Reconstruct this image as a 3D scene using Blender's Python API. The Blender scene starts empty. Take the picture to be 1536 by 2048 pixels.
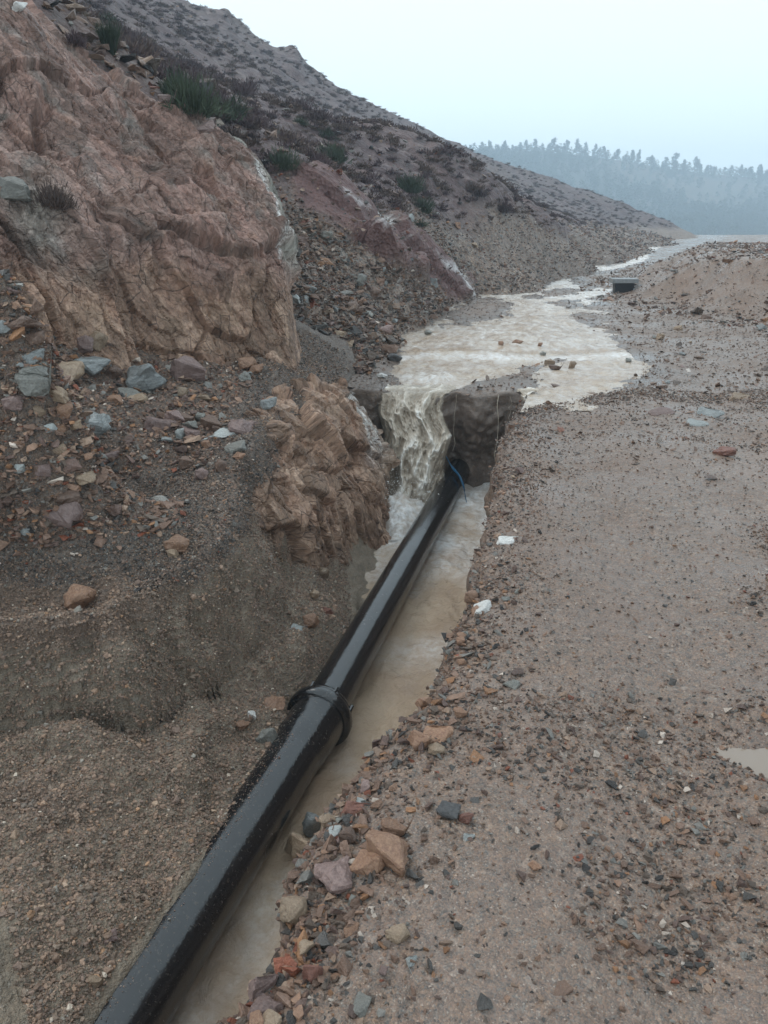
import bpy, bmesh, math, random
import numpy as np
from mathutils import Vector, Matrix
R = math.radians
random.seed(7); rng = np.random.default_rng(7)
sc = bpy.context.scene
col = sc.collection

# ------------------------------------------------------------------ camera
FPX, HOR, CAMH = 1540.0, 455.0, 1.6          # focal length and horizon row for a 1536x2048 frame, eye height (m)
TP = (1024 - HOR) / FPX
PITCH = math.atan(TP); CP, SP = math.cos(PITCH), math.sin(PITCH)
cam = bpy.data.objects.new('camera', bpy.data.cameras.new('camera')); col.objects.link(cam)
cam.location = (0, 0, CAMH); cam.rotation_euler = (math.pi / 2 - PITCH, 0, 0)
cam.data.sensor_fit = 'HORIZONTAL'; cam.data.sensor_width = 36.0; cam.data.lens = 36.0 * FPX / 1536.0
cam.data.clip_start = 0.05; cam.data.clip_end = 4000
sc.camera = cam
# ------------------------------------------------------------------ sky, sun, exposure
SUN_EL, SUN_AZ = 48.0, -70.0
w = bpy.data.worlds.new('World'); sc.world = w; w.use_nodes = True
wt = w.node_tree; wt.nodes.clear()
wo = wt.nodes.new('ShaderNodeOutputWorld'); wb = wt.nodes.new('ShaderNodeBackground')
sky = wt.nodes.new('ShaderNodeTexSky'); sky.sky_type = 'NISHITA'; sky.sun_disc = False
sky.sun_elevation = R(SUN_EL); sky.sun_rotation = R(SUN_AZ); sky.air_density = 1.0; sky.dust_density = 6.0; sky.ozone_density = 1.0
mx = wt.nodes.new('ShaderNodeMix'); mx.data_type = 'RGBA'; mx.inputs['Factor'].default_value = 0.88   # thick even cloud veil over the sky
mx.inputs[7].default_value = (8.0, 9.25, 9.9, 1)
wt.links.new(sky.outputs[0], mx.inputs[6]); wt.links.new(mx.outputs[2], wb.inputs['Color'])
wb.inputs['Strength'].default_value = 0.102
wt.links.new(wb.outputs[0], wo.inputs['Surface'])
sun = bpy.data.objects.new('sun', bpy.data.lights.new('sun', 'SUN')); col.objects.link(sun)
sun.data.energy = 0.7; sun.data.angle = R(35); sun.data.color = (1.0, 0.97, 0.93)
sun.rotation_euler = (R(90 - SUN_EL), 0, R(-SUN_AZ + 180)); sun.location = (0, 0, 60)
sc.view_settings.view_transform = 'Standard'; sc.view_settings.look = 'None'
sc.view_settings.exposure = 0.6; sc.view_settings.gamma = 1.0
sc.cycles.use_denoising = True
sc.cycles.volume_bounces = 3; sc.cycles.max_bounces = 6; sc.cycles.diffuse_bounces = 3; sc.cycles.glossy_bounces = 2
sc.cycles.transparent_max_bounces = 8

# ------------------------------------------------------------------ pixel -> place
def ray(u, v):
    a = (v - 1024) / FPX
    return np.array([(u - 768) / FPX, CP - a * SP, -SP - a * CP])
def P(u, v, z=None, Y=None):
    d = ray(u, v)
    t = (z - CAMH) / d[2] if z is not None else Y / d[1]
    return np.array([0, 0, CAMH]) + d * t
# ------------------------------------------------------------------ noise
def _h(ix, iy, iz, s):
    n = (ix.astype(np.int64) * 374761393 + iy.astype(np.int64) * 668265263 + iz.astype(np.int64) * 2147483647 + s * 974634777) & 0xffffffff
    n = ((n ^ (n >> 13)) * 1274126177) & 0xffffffff
    n = ((n ^ (n >> 15)) * 2246822519) & 0xffffffff
    return ((n ^ (n >> 16)) & 0xffffff) / float(0xffffff)
def vnoise(p, s=0):
    f = np.floor(p); t = p - f; t = t * t * (3 - 2 * t); i = f.astype(np.int64)
    r = 0
    for dx in (0, 1):
        wx = t[:, 0] if dx else 1 - t[:, 0]
        for dy in (0, 1):
            wy = t[:, 1] if dy else 1 - t[:, 1]
            for dz in (0, 1):
                wz = t[:, 2] if dz else 1 - t[:, 2]
                r = r + wx * wy * wz * _h(i[:, 0] + dx, i[:, 1] + dy, i[:, 2] + dz, s)
    return r * 2 - 1
def fbm(p, freq, octv=4, gain=.5, s=0):
    r = 0; a = 1; q = p * freq
    for k in range(octv):
        r = r + a * vnoise(q + 17.3 * k, s + k); q = q * 2.03; a *= gain
    return r
def voro(p, s=0):
    """F1, F2, seed offset to p, cell random"""
    i = np.floor(p).astype(np.int64); n = len(p)
    f1 = np.full(n, 9.); f2 = np.full(n, 9.); rid = np.zeros(n); off = np.zeros((n, 3))
    for dx in (-1, 0, 1):
        for dy in (-1, 0, 1):
            for dz in (-1, 0, 1):
                a, b, c = i[:, 0] + dx, i[:, 1] + dy, i[:, 2] + dz
                g = np.stack([a + _h(a, b, c, s + 1), b + _h(a, b, c, s + 2), c + _h(a, b, c, s + 3)], 1)
                e = p - g; d = np.sqrt((e * e).sum(1))
                m = d < f1
                f2 = np.where(m, f1, np.minimum(f2, d)); f1 = np.where(m, d, f1)
                rid = np.where(m, _h(a, b, c, s + 4), rid); off[m] = e[m]
    return f1, f2, off, rid
def smooth(a, b, x):                      # smoothstep, a may be above b
    t = np.clip((x - a) / (b - a), 0, 1); return t * t * (3 - 2 * t)
def tps(pts, val, reg=1e-4):
    pts = np.array(pts, float); val = np.array(val, float); n = len(pts)
    def K(r2): return np.where(r2 > 0, .5 * r2 * np.log(r2 + 1e-20), 0)
    d = ((pts[:, None] - pts[None]) ** 2).sum(2)
    A = np.zeros((n + 3, n + 3)); A[:n, :n] = K(d) + np.eye(n) * reg
    A[:n, n] = 1; A[:n, n + 1:] = pts; A[n, :n] = 1; A[n + 1:, :n] = pts.T
    c = np.linalg.solve(A, np.concatenate([val, [0, 0, 0]]))
    def f(q):
        out = np.empty(len(q))
        for k in range(0, len(q), 60000):
            s = q[k:k + 60000]
            d2 = ((s[:, None, 0] - pts[None, :, 0]) ** 2 + (s[:, None, 1] - pts[None, :, 1]) ** 2)
            out[k:k + 60000] = K(d2) @ c[:n] + c[n] + s @ c[n + 1:]
        return out
    return f
def inpoly(x, y, poly):
    poly = np.asarray(poly); ins = np.zeros(len(x), bool); j = len(poly) - 1
    for i in range(len(poly)):
        xi, yi = poly[i]; xj, yj = poly[j]
        c = ((yi > y) != (yj > y)) & (x < (xj - xi) * (y - yi) / (yj - yi + 1e-12) + xi)
        ins ^= c; j = i
    return ins
def polydist(x, y, poly):
    """signed distance, positive inside"""
    poly = np.asarray(poly, float); d = np.full(len(x), 1e9)
    for i in range(len(poly)):
        a, b = poly[i - 1], poly[i]; ab = b - a; L = ab @ ab + 1e-12
        t = np.clip(((x - a[0]) * ab[0] + (y - a[1]) * ab[1]) / L, 0, 1)
        d = np.minimum(d, np.hypot(x - a[0] - t * ab[0], y - a[1] - t * ab[1]))
    return np.where(inpoly(x, y, poly), d, -d)

# ------------------------------------------------------------------ object helpers
def tag(o, label=None, cat=None, group=None, kind=None):
    if label: o['label'] = label
    if cat: o['category'] = cat
    if group: o['group'] = group
    if kind: o['kind'] = kind
    return o
def mesh_obj(name, verts, faces, mat, smooth_=False, parent=None, attrs=None):
    me = bpy.data.meshes.new(name)
    verts = np.asarray(verts, np.float32); faces = np.asarray(faces, np.int32)
    nv, nf, k = len(verts), len(faces), faces.shape[1]
    me.vertices.add(nv); me.vertices.foreach_set('co', verts.ravel())
    me.loops.add(nf * k); me.loops.foreach_set('vertex_index', faces.ravel())
    me.polygons.add(nf); me.polygons.foreach_set('loop_start', np.arange(0, nf * k, k, dtype=np.int32))
    me.polygons.foreach_set('use_smooth', np.full(nf, smooth_, bool))
    me.update(calc_edges=True)
    for n, a in (attrs or {}).items():
        at = me.attributes.new(n, 'FLOAT', 'POINT'); at.data.foreach_set('value', np.asarray(a, np.float32))
    me.materials.append(mat)
    o = bpy.data.objects.new(name, me); col.objects.link(o)
    if parent: o.parent = parent
    return o
def grid_faces(nr, nc):
    i = np.arange(nr * nc).reshape(nr, nc)
    return np.stack([i[:-1, :-1], i[:-1, 1:], i[1:, 1:], i[1:, :-1]], -1).reshape(-1, 4)
def grid_normals(V):
    du = np.gradient(V, axis=1); dv = np.gradient(V, axis=0)
    n = np.cross(du, dv); n /= np.linalg.norm(n, axis=2, keepdims=True) + 1e-12
    return n
def empty(name, loc=(0, 0, 0)):
    o = bpy.data.objects.new(name, None); col.objects.link(o); o.location = loc; o.empty_display_size = .1
    return o
def catmull(C, n):
    """resample a control array (k, m, 3) along axis 0 to n rows"""
    C = np.asarray(C, float); k = C.shape[0]
    t = np.linspace(0, k - 1, n); i = np.clip(t.astype(int), 0, k - 2); f = (t - i).reshape((-1,) + (1,) * (C.ndim - 1))
    g = lambda j: C[np.clip(j, 0, k - 1)]
    p0, p1, p2, p3 = g(i - 1), g(i), g(i + 1), g(i + 2)
    return .5 * (2 * p1 + (p2 - p0) * f + (2 * p0 - 5 * p1 + 4 * p2 - p3) * f ** 2 + (3 * p1 - p0 - 3 * p2 + p3) * f ** 3)

# ------------------------------------------------------------------ materials
class M:
    def __init__(s, name):
        s.m = bpy.data.materials.new(name); s.m.use_nodes = True; s.t = s.m.node_tree; s.N = s.t.nodes
        s.b = s.N['Principled BSDF']; s.co = s.N.new('ShaderNodeTexCoord').outputs['Object']
    def L(s, a, b): s.t.links.new(a, b)
    def _in(s, sock, v):
        if hasattr(v, 'is_output'): s.L(v, sock)
        else: sock.default_value = v
    def map(s, scale=(1, 1, 1), rot=(0, 0, 0)):
        n = s.N.new('ShaderNodeMapping'); s.L(s.co, n.inputs[0]); n.inputs['Scale'].default_value = scale; n.inputs['Rotation'].default_value = rot
        return n.outputs[0]
    def noise(s, scale, det=4, rough=.55, vec=None, dist=0):
        n = s.N.new('ShaderNodeTexNoise'); s.L(vec or s.co, n.inputs['Vector']); n.inputs['Scale'].default_value = scale
        n.inputs['Detail'].default_value = det; n.inputs['Roughness'].default_value = rough; n.inputs['Distortion'].default_value = dist
        return n.outputs[0]
    def voro(s, scale, vec=None, feat='F1', rand=1.0):
        n = s.N.new('ShaderNodeTexVoronoi'); n.feature = feat; s.L(vec or s.co, n.inputs['Vector']); n.inputs['Scale'].default_value = scale
        n.inputs['Randomness'].default_value = rand
        return n
    def ramp(s, fac, stops, interp='LINEAR'):
        n = s.N.new('ShaderNodeValToRGB'); e = n.color_ramp.elements; n.color_ramp.interpolation = interp
        while len(e) < len(stops): e.new(1)
        for k, (p, c) in enumerate(stops):
            e[k].position = p; e[k].color = (c, c, c, 1) if isinstance(c, (int, float)) else (*c, 1)
        s.L(fac, n.inputs[0]); return n.outputs[0]
    def mix(s, f, a, b, mode='MIX'):
        n = s.N.new('ShaderNodeMix'); n.data_type = 'RGBA'; n.blend_type = mode
        s._in(n.inputs[0], f)
        for k, v in ((6, a), (7, b)): s._in(n.inputs[k], v if hasattr(v, 'is_output') else (*v, 1))
        return n.outputs[2]
    def math(s, op, a, b=0.0, clamp=False):
        n = s.N.new('ShaderNodeMath'); n.operation = op; n.use_clamp = clamp; s._in(n.inputs[0], a); s._in(n.inputs[1], b); return n.outputs[0]
    def attr(s, name, kind='GEOMETRY', out='Fac'):
        n = s.N.new('ShaderNodeAttribute'); n.attribute_name = name; n.attribute_type = kind; return n.outputs[out]
    def sep(s, c, k):
        n = s.N.new('ShaderNodeSeparateColor'); s.L(c, n.inputs[0]); return n.outputs[k]
    def bump(s, h, strength, dist, nrm=None):
        n = s.N.new('ShaderNodeBump'); s.L(h, n.inputs['Height']); n.inputs['Strength'].default_value = strength; n.inputs['Distance'].default_value = dist
        if nrm is not None: s.L(nrm, n.inputs['Normal'])
        return n.outputs[0]
    def out(s, color=None, rough=None, normal=None, spec=None, **kw):
        for n, v in (('Base Color', color), ('Roughness', rough), ('Normal', normal), ('Specular IOR Level', spec)):
            if v is None: continue
            s._in(s.b.inputs[n], v if hasattr(v, 'is_output') or not isinstance(v, tuple) else (*v, 1))
        for k, v in kw.items(): s._in(s.b.inputs[k.replace('_', ' ')], v)
        return s.m

STONES = [(0, (.035, .04, .045)), (.16, (.075, .08, .083)), (.3, (.15, .115, .09)), (.48, (.215, .15, .12)), (.62, (.25, .165, .12)), (.74, (.30, .22, .17)),
          (.86, (.20, .22, .215)), (.94, (.33, .20, .11)), (1, (.55, .52, .48))]
def speckle(m, scale, base, amt, stones=STONES):
    v = m.voro(scale); c = m.ramp(m.sep(v.outputs['Color'], 0), stones)
    return m.mix(amt, base, c), v.outputs['Distance']

def mat_road():
    m = M('wet_gravel_road')
    big = m.noise(.55, 5); mid = m.noise(3.0, 5)
    base = m.mix(m.ramp(big, [(.38, 0.), (.60, 1.)]), (.122, .085, .069), (.185, .142, .121))
    base = m.mix(m.math('MULTIPLY', m.attr('orange'), .8), base, (.22, .115, .062))
    base = m.mix(m.ramp(mid, [(.42, 0.), (.62, .55)]), base, (.105, .075, .058))
    mask = m.ramp(m.noise(1.6, 4), [(.36, .25), (.62, .85)])
    SD = [(a, (b[0] * .9, b[1] * .82, b[2] * .76)) for a, b in STONES]
    c, d1 = speckle(m, 34, base, m.math('MULTIPLY', mask, .62), SD)
    c, d2 = speckle(m, 95, c, m.math('MULTIPLY', mask, .55), SD)
    c, d3 = speckle(m, 260, c, .38, SD)
    wet = m.attr('wet')
    c = m.mix(m.math('MULTIPLY', wet, .45), c, (.10, .085, .075))
    h = m.math('ADD', m.math('MULTIPLY', d1, 1.0), m.math('ADD', m.math('MULTIPLY', d2, .5), m.math('MULTIPLY', d3, .25)))
    hm = m.math('MULTIPLY', h, mask)
    n = m.bump(hm, .55, -.02)
    film = m.ramp(m.noise(.9, 5, .6), [(.40, .58), (.60, .26)])
    ro = m.math('SUBTRACT', film, m.math('MULTIPLY', wet, .22))
    return m.out(c, ro, n, .36)
def mat_bank():
    m = M('wet_soil_bank')
    z = m.attr('zone'); n1 = m.noise(1.7, 5); n2 = m.noise(9, 5)
    sand = m.mix(m.ramp(n1, [(.35, 0.), (.68, 1.)]), (.31, .25, .182), (.42, .335, .245))
    grav = m.mix(m.ramp(n2, [(.35, 0.), (.65, 1.)]), (.125, .118, .106), (.22, .175, .14))
    tal = m.mix(m.ramp(n1, [(.32, 0.), (.68, 1.)]), (.25, .145, .098), (.32, .198, .138))
    base = m.mix(m.ramp(z, [(.2, 0.), (.42, 1.)]), sand, grav)
    base = m.mix(m.ramp(z, [(.58, 0.), (.8, 1.)]), base, tal)
    base = m.mix(m.math('MULTIPLY', m.attr('red'), .75), base, (.21, .125, .09))
    am = m.ramp(z, [(.15, .18), (.5, .75), (1, .6)])
    c, d1 = speckle(m, 30, base, m.math('MULTIPLY', am, .8))
    c, d2 = speckle(m, 85, c, am)
    c, d3 = speckle(m, 220, c, m.math('MULTIPLY', am, .6))
    c = m.mix(.4, c, m.ramp(m.voro(130).outputs['Distance'], [(0., 1.0), (.8, .42)]), 'MULTIPLY')
    g = m.noise(60, 4, .7)
    h = m.math('ADD', m.math('ADD', d2, m.math('MULTIPLY', d3, .6)), m.math('MULTIPLY', g, 1.6))
    return m.out(c, m.ramp(n2, [(.3, .42), (.7, .7)]), m.bump(h, .8, -.016), .28)
def mat_cliff():
    m = M('red_brown_rock')
    qc = m.N.new('ShaderNodeCombineXYZ')
    for k, a in enumerate(('qx', 'qy', 'qz')): m.L(m.attr(a), qc.inputs[k])
    st = m.N.new('ShaderNodeMapping'); m.L(qc.outputs[0], st.inputs[0]); st.inputs['Scale'].default_value = (1.6, 1.6, 1.6)
    big = m.noise(.8, 5, .6); n2 = m.noise(3.2, 6, .65, st.outputs[0], .6); n3 = m.noise(22, 6, .7)
    c = m.mix(m.ramp(big, [(.33, 0.), (.66, 1.)]), (.205, .115, .088), (.285, .178, .138))
    c = m.mix(m.ramp(n2, [(.42, 0.), (.7, .75)]), c, (.29, .205, .168))
    c = m.mix(m.ramp(m.noise(1.7, 5, .6, st.outputs[0], 1.), [(.52, 0.), (.70, .8)]), c, (.20, .18, .155))
    c = m.mix(m.ramp(m.noise(4.5, 5, .6), [(.56, 0.), (.72, .55)]), c, (.25, .13, .075))
    c = m.mix(m.math('MULTIPLY', m.attr('grey'), .85), c, (.27, .265, .225))
    c = m.mix(m.math('MULTIPLY', m.attr('orange'), .7), c, m.mix(m.ramp(n2, [(.35, 0.), (.65, 1.)]), (.25, .145, .088), (.42, .29, .195)))
    c = m.mix(m.math('MULTIPLY', m.attr('white'), m.ramp(n3, [(.42, .2), (.56, 1.)])), c, (.62, .60, .56))
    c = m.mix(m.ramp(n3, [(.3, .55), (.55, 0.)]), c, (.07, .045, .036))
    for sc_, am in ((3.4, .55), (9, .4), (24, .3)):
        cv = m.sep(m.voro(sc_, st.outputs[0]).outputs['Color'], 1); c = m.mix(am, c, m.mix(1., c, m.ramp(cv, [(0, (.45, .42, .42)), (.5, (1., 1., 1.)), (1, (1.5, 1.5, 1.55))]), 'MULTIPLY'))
    # fracture lines darkened in the colour: iron staining plus painted crack shadow
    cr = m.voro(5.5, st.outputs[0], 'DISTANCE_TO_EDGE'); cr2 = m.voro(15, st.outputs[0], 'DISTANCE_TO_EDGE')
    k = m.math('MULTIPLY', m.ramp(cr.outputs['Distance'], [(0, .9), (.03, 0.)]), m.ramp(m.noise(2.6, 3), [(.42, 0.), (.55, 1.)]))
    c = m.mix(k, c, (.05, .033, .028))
    h = m.math('MULTIPLY', m.noise(50, 6, .75), .35)
    for sc_, am in ((8, .8), (19, .5), (44, .3)):
        vv = m.voro(sc_, st.outputs[0]); off = m.N.new('ShaderNodeVectorMath'); off.operation = 'DOT_PRODUCT'; m.L(vv.outputs['Color'], off.inputs[0]); off.inputs[1].default_value = (.6, .2, .2)
        h = m.math('ADD', h, m.math('MULTIPLY', m.math('ADD', off.outputs['Value'], m.math('MULTIPLY', vv.outputs['Distance'], -.7)), am))
    h = m.math('ADD', h, m.math('MULTIPLY', m.ramp(cr2.outputs['Distance'], [(0, 0.), (.06, 1.)]), .35))
    return m.out(c, m.ramp(n2, [(.3, .4), (.7, .68)]), m.bump(h, .75, .03), .28)
def mat_hill():
    m = M('heath_hillside')
    zo = m.attr('zone')         # 0 scree, 1 heath slope
    n1 = m.noise(.25, 6, .6); n2 = m.noise(1.6, 6, .7); n3 = m.noise(6, 5, .7)
    scree = m.mix(m.ramp(n2, [(.35, 0.), (.65, 1.)]), (.105, .088, .074), (.185, .14, .11))
    scree = m.mix(m.math('MULTIPLY', m.attr('orange'), .8), scree, m.mix(m.ramp(n2, [(.4, 0.), (.6, 1.)]), (.155, .085, .055), (.26, .17, .115)))
    s1, d1 = speckle(m, 6, scree, .5); s1, d2 = speckle(m, 17, s1, .5); s1, d4 = speckle(m, 45, s1, .4)
    heath = m.mix(m.ramp(n1, [(.35, 0.), (.65, 1.)]), (.082, .050, .054), (.125, .080, .078))
    heath = m.mix(m.ramp(n2, [(.5, 0.), (.66, .7)]), heath, (.038, .030, .030))
    heath = m.mix(m.ramp(n3, [(.56, 0.), (.72, .7)]), heath, (.15, .105, .092))
    heath = m.mix(m.ramp(m.noise(.12, 3), [(.52, 0.), (.7, .4)]), heath, (.14, .105, .075))
    h1, d3 = speckle(m, 3.2, heath, .3, [(0, (.04, .033, .03)), (.5, (.10, .07, .06)), (.85, (.17, .12, .1)), (1, (.30, .25, .23))])
    c = m.mix(zo, s1, h1)
    c = m.mix(m.math('MULTIPLY', m.attr('maroon'), .9), c, m.mix(m.ramp(n3, [(.35, 0.), (.65, 1.)]), (.085, .040, .038), (.145, .075, .068)))
    c = m.mix(m.math('MULTIPLY', m.attr('white'), m.ramp(n3, [(.38, .3), (.55, 1.)])), c, (.6, .58, .57))
    h = m.math('ADD', m.math('MULTIPLY', n2, 2.0), m.math('ADD', d1, m.math('MULTIPLY', m.math('ADD', d2, n3), .6)))
    return m.out(c, .62, m.bump(h, .7, .08), .3)
def mat_rock(name, a, b, rough=.5, streak=0):
    m = M(name)
    g = m.N.new('ShaderNodeObjectInfo')
    n1 = m.noise(14, 6, .65); n2 = m.noise(60, 5, .7)
    c = m.mix(m.ramp(n1, [(.35, 0.), (.65, 1.)]), a, b)
    if streak:
        vec = m.map((6, 6, 70), (R(14), R(8), 0)); c = m.mix(m.ramp(m.noise(1.0, 4, .6, vec), [(.45, 0.), (.6, .65)]), c, tuple(min(1, x * 1.55) for x in b))
    c = m.mix(m.ramp(n2, [(.3, .6), (.5, 0.)]), c, tuple(x * .4 for x in a))
    hs = m.N.new('ShaderNodeHueSaturation'); m.L(c, hs.inputs['Color'])
    m.L(m.math('ADD', .78, m.math('MULTIPLY', g.outputs['Random'], .44)), hs.inputs['Value'])
    return m.out(hs.outputs[0], rough, m.bump(m.math('ADD', n1, m.math('MULTIPLY', n2, .35)), .55, .012), .45)
def mat_pebble():
    m = M('pebble_mix')
    c = m.attr('col', 'INSTANCER', 'Color')
    n = m.noise(3.0, 4, .6)
    c = m.mix(m.ramp(n, [(.35, .45), (.6, 0.)]), c, m.mix(.5, c, (.05, .04, .035)))
    return m.out(c, .45, m.bump(n, .4, .3), .3)
def mat_water():
    m = M('muddy_water')
    f = m.attr('foam')
    n1 = m.noise(2.2, 5, .6); n2 = m.noise(16, 6, .7)
    c = m.mix(m.ramp(n1, [(.35, 0.), (.65, 1.)]), (.31, .215, .142), (.40, .295, .20))
    c = m.mix(m.math('MULTIPLY', f, m.ramp(n2, [(.34, .25), (.6, 1.)])), c, (.76, .75, .74))
    h = m.math('ADD', m.noise(10, 5, .6, None, .8), m.math('MULTIPLY', m.noise(38, 5, .7, None, 1.), .4))
    return m.out(c, m.math('ADD', .10, m.math('MULTIPLY', f, .3)), m.bump(h, .7, .04), .5)
def mat_fall():
    m = M('falling_muddy_water')
    a = m.attr('aer'); n = m.noise(45, 5, .7)
    c = m.ramp(a, [(0, (.29, .235, .18)), (.4, (.41, .345, .275)), (.75, (.54, .475, .40)), (1, (.74, .70, .64))])
    c = m.mix(m.ramp(n, [(.55, 0.), (.7, .4)]), c, (.66, .62, .56))
    return m.out(c, .3, m.bump(n, .4, .02), .4, Alpha=m.attr('solid'))
def mat_pipe():
    m = M('black_coated_iron')
    n1 = m.noise(60, 6, .75); n2 = m.noise(3, 4); d = m.attr('dirt')
    k = m.math('MULTIPLY', m.ramp(n1, [(.56, 0.), (.63, 1.)]), m.math('ADD', d, .22), True)
    c = m.mix(k, (.006, .0065, .008), (.16, .125, .09))
    c = m.mix(m.ramp(n2, [(.45, 0.), (.8, .12)]), c, (.05, .045, .04))
    ro = m.math('ADD', m.ramp(m.noise(9, 5, .7), [(.35, .07), (.7, .2)]), m.math('MULTIPLY', k, .5))
    return m.out(c, ro, m.bump(m.math('ADD', m.noise(11, 4, .6), m.math('MULTIPLY', m.noise(90, 4, .7), .25)), .28, .008), .75)
def mat_plain(name, c, rough=.6, bump=.3, scale=40, spec=.4, var=.4):
    m = M(name); n = m.noise(scale, 5, .65)
    cc = m.mix(m.ramp(n, [(.3, 0.), (.7, 1.)]), tuple(x * (1 - var) for x in c), tuple(min(1, x * (1 + var)) for x in c))
    return m.out(cc, rough, m.bump(n, bump, .01), spec)
def mat_leaf(name, a, b):
    m = M(name); g = m.N.new('ShaderNodeObjectInfo')
    c = m.mix(m.noise(1.8, 3), a, b)
    c = m.mix(m.math('MULTIPLY', g.outputs['Random'], .5), c, tuple(x * .55 for x in a))
    return m.out(c, .75, None, .2)
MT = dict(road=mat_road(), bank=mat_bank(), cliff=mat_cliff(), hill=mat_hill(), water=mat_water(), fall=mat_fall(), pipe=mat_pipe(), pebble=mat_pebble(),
    slate=mat_rock('blue_grey_slate', (.135, .142, .14), (.215, .22, .212), .45, 1), grey=mat_rock('grey_stone', (.13, .125, .11), (.22, .21, .185), .5),
    tan=mat_rock('tan_stone', (.22, .15, .10), (.33, .245, .17)), orange=mat_rock('orange_stone', (.19, .10, .065), (.31, .185, .115)),
    purple=mat_rock('purple_brown_stone', (.155, .10, .088), (.245, .17, .15)), brown=mat_rock('brown_stone', (.105, .065, .048), (.18, .115, .085)),
    white=mat_rock('white_quartz', (.48, .46, .43), (.70, .68, .65)), red=mat_rock('red_stone', (.14, .06, .045), (.22, .10, .07)),
    pale=mat_rock('pale_blue_stone', (.25, .258, .248), (.37, .378, .36)), dark=mat_rock('dark_stone', (.045, .045, .047), (.09, .085, .083)),
    blue=mat_plain('blue_nylon', (.012, .085, .17), .4, .3, 90), black=mat_plain('black_block', (.012, .013, .016), .5), conc=mat_plain('wet_concrete', (.21, .215, .215), .5, .3, 30, .4, .2),
    heath_dark=mat_leaf('dark_heath', (.058, .038, .042), (.112, .074, .076)), heath_green=mat_leaf('green_broom', (.030, .044, .028), (.065, .08, .048)),
    heath_brown=mat_leaf('brown_heath', (.085, .058, .05), (.15, .105, .088)), pine=mat_leaf('pine_needles', (.018, .03, .018), (.04, .06, .035)), bark=mat_plain('bark', (.05, .035, .028)))

# ------------------------------------------------------------------ plan curves
LIP = [(330, 2110), (365, 2040), (440, 1985), (480, 1950), (525, 1890), (548, 1830), (552, 1770), (565, 1715), (600, 1672), (640, 1622), (672, 1570), (705, 1528), (742, 1480), (790, 1432),
       (835, 1388), (872, 1352), (893, 1318), (900, 1275), (897, 1242), (915, 1205), (935, 1165), (942, 1130), (930, 1100), (938, 1085), (965, 1055), (985, 1010), (985, 960), (992, 910), (1008, 860), (1022, 825), (1042, 790)]
LIPW = np.array([P(u, v, z=0.)[:2] for u, v in LIP])
LIPW = LIPW[np.argsort(LIPW[:, 1])]
LIPW = np.vstack([[LIPW[0, 0] - .9, LIPW[0, 1] - 2.4], LIPW])
HEADY = 7.95
def lipx(y): return np.interp(y, LIPW[:, 1], LIPW[:, 0])
PIPE = [P(205, 2110, z=-.935), P(243, 2048, z=-.935), P(487, 1700, z=-.93), P(640, 1432, z=-.925), P(746, 1230, z=-.92), P(893, 985, z=-.9)]
JOINT = PIPE[3]
d_far = (PIPE[5] - PIPE[3]) / np.linalg.norm(PIPE[5] - PIPE[3]); FAR_END = JOINT + d_far * 4.9
d_near = (PIPE[0] - PIPE[3]) / np.linalg.norm(PIPE[0] - PIPE[3]); NEAR_END = JOINT + d_near * 3.6
def pipex(y): return np.interp(y, [NEAR_END[1], JOINT[1], FAR_END[1]], [NEAR_END[0], JOINT[0], FAR_END[0]])
WATER_Z = -1.035
def toplan(pl, z=0.): return np.array([P(u, v, z=z)[:2] for u, v in pl])
STREAM = toplan([(788, 800), (786, 772), (785, 740), (778, 700), (795, 668), (838, 650), (862, 628), (880, 612), (905, 606), (950, 590), (990, 584), (1012, 583), (1080, 582), (1094, 566), (1117, 549), (1140, 540), (1180, 538),
   (1196, 530), (1216, 532), (1240, 528), (1259, 522), (1275, 508), (1272, 500), (1296, 499), (1310, 497), (1335, 490), (1338, 493), (1322, 502), (1299, 510), (1296, 518), (1262, 529), (1218, 540), (1186, 546), (1150, 556), (1150, 566),
   (1172, 578), (1200, 574), (1222, 577), (1206, 586), (1180, 594), (1185, 606), (1160, 616), (1134, 629), (1164, 644), (1168, 659), (1214, 677), (1243, 699), (1284, 721), (1288, 746), (1262, 768), (1212, 781), (1172, 783),
   (1106, 798), (1055, 812), (1036, 826), (1030, 800)])
BARS = [toplan(b) for b in ([(902, 622), (945, 596), (990, 592), (1024, 604), (1030, 614), (1005, 630), (975, 640), (940, 648), (905, 652), (893, 645)],
   [(1040, 593), (1085, 581), (1130, 574), (1188, 579), (1150, 588), (1090, 595)], [(1100, 604), (1125, 597), (1160, 600), (1163, 611), (1145, 615), (1112, 609)],
   [(1020, 742), (1060, 728), (1120, 706), (1148, 703), (1098, 730), (1085, 748), (1062, 764), (1040, 779), (905, 780), (950, 772), (985, 758)],
   [(1142, 556), (1160, 548), (1180, 546), (1176, 556), (1150, 564)])]
PUDDLE = toplan([(1462, 1472), (1490, 1458), (1540, 1452), (1640, 1460), (1640, 1500), (1540, 1512), (1500, 1495)])
def stream_sd(x, y):
    s = polydist(x, y, STREAM)
    for b in BARS: s = np.minimum(s, -polydist(x, y, b))
    return s
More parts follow.
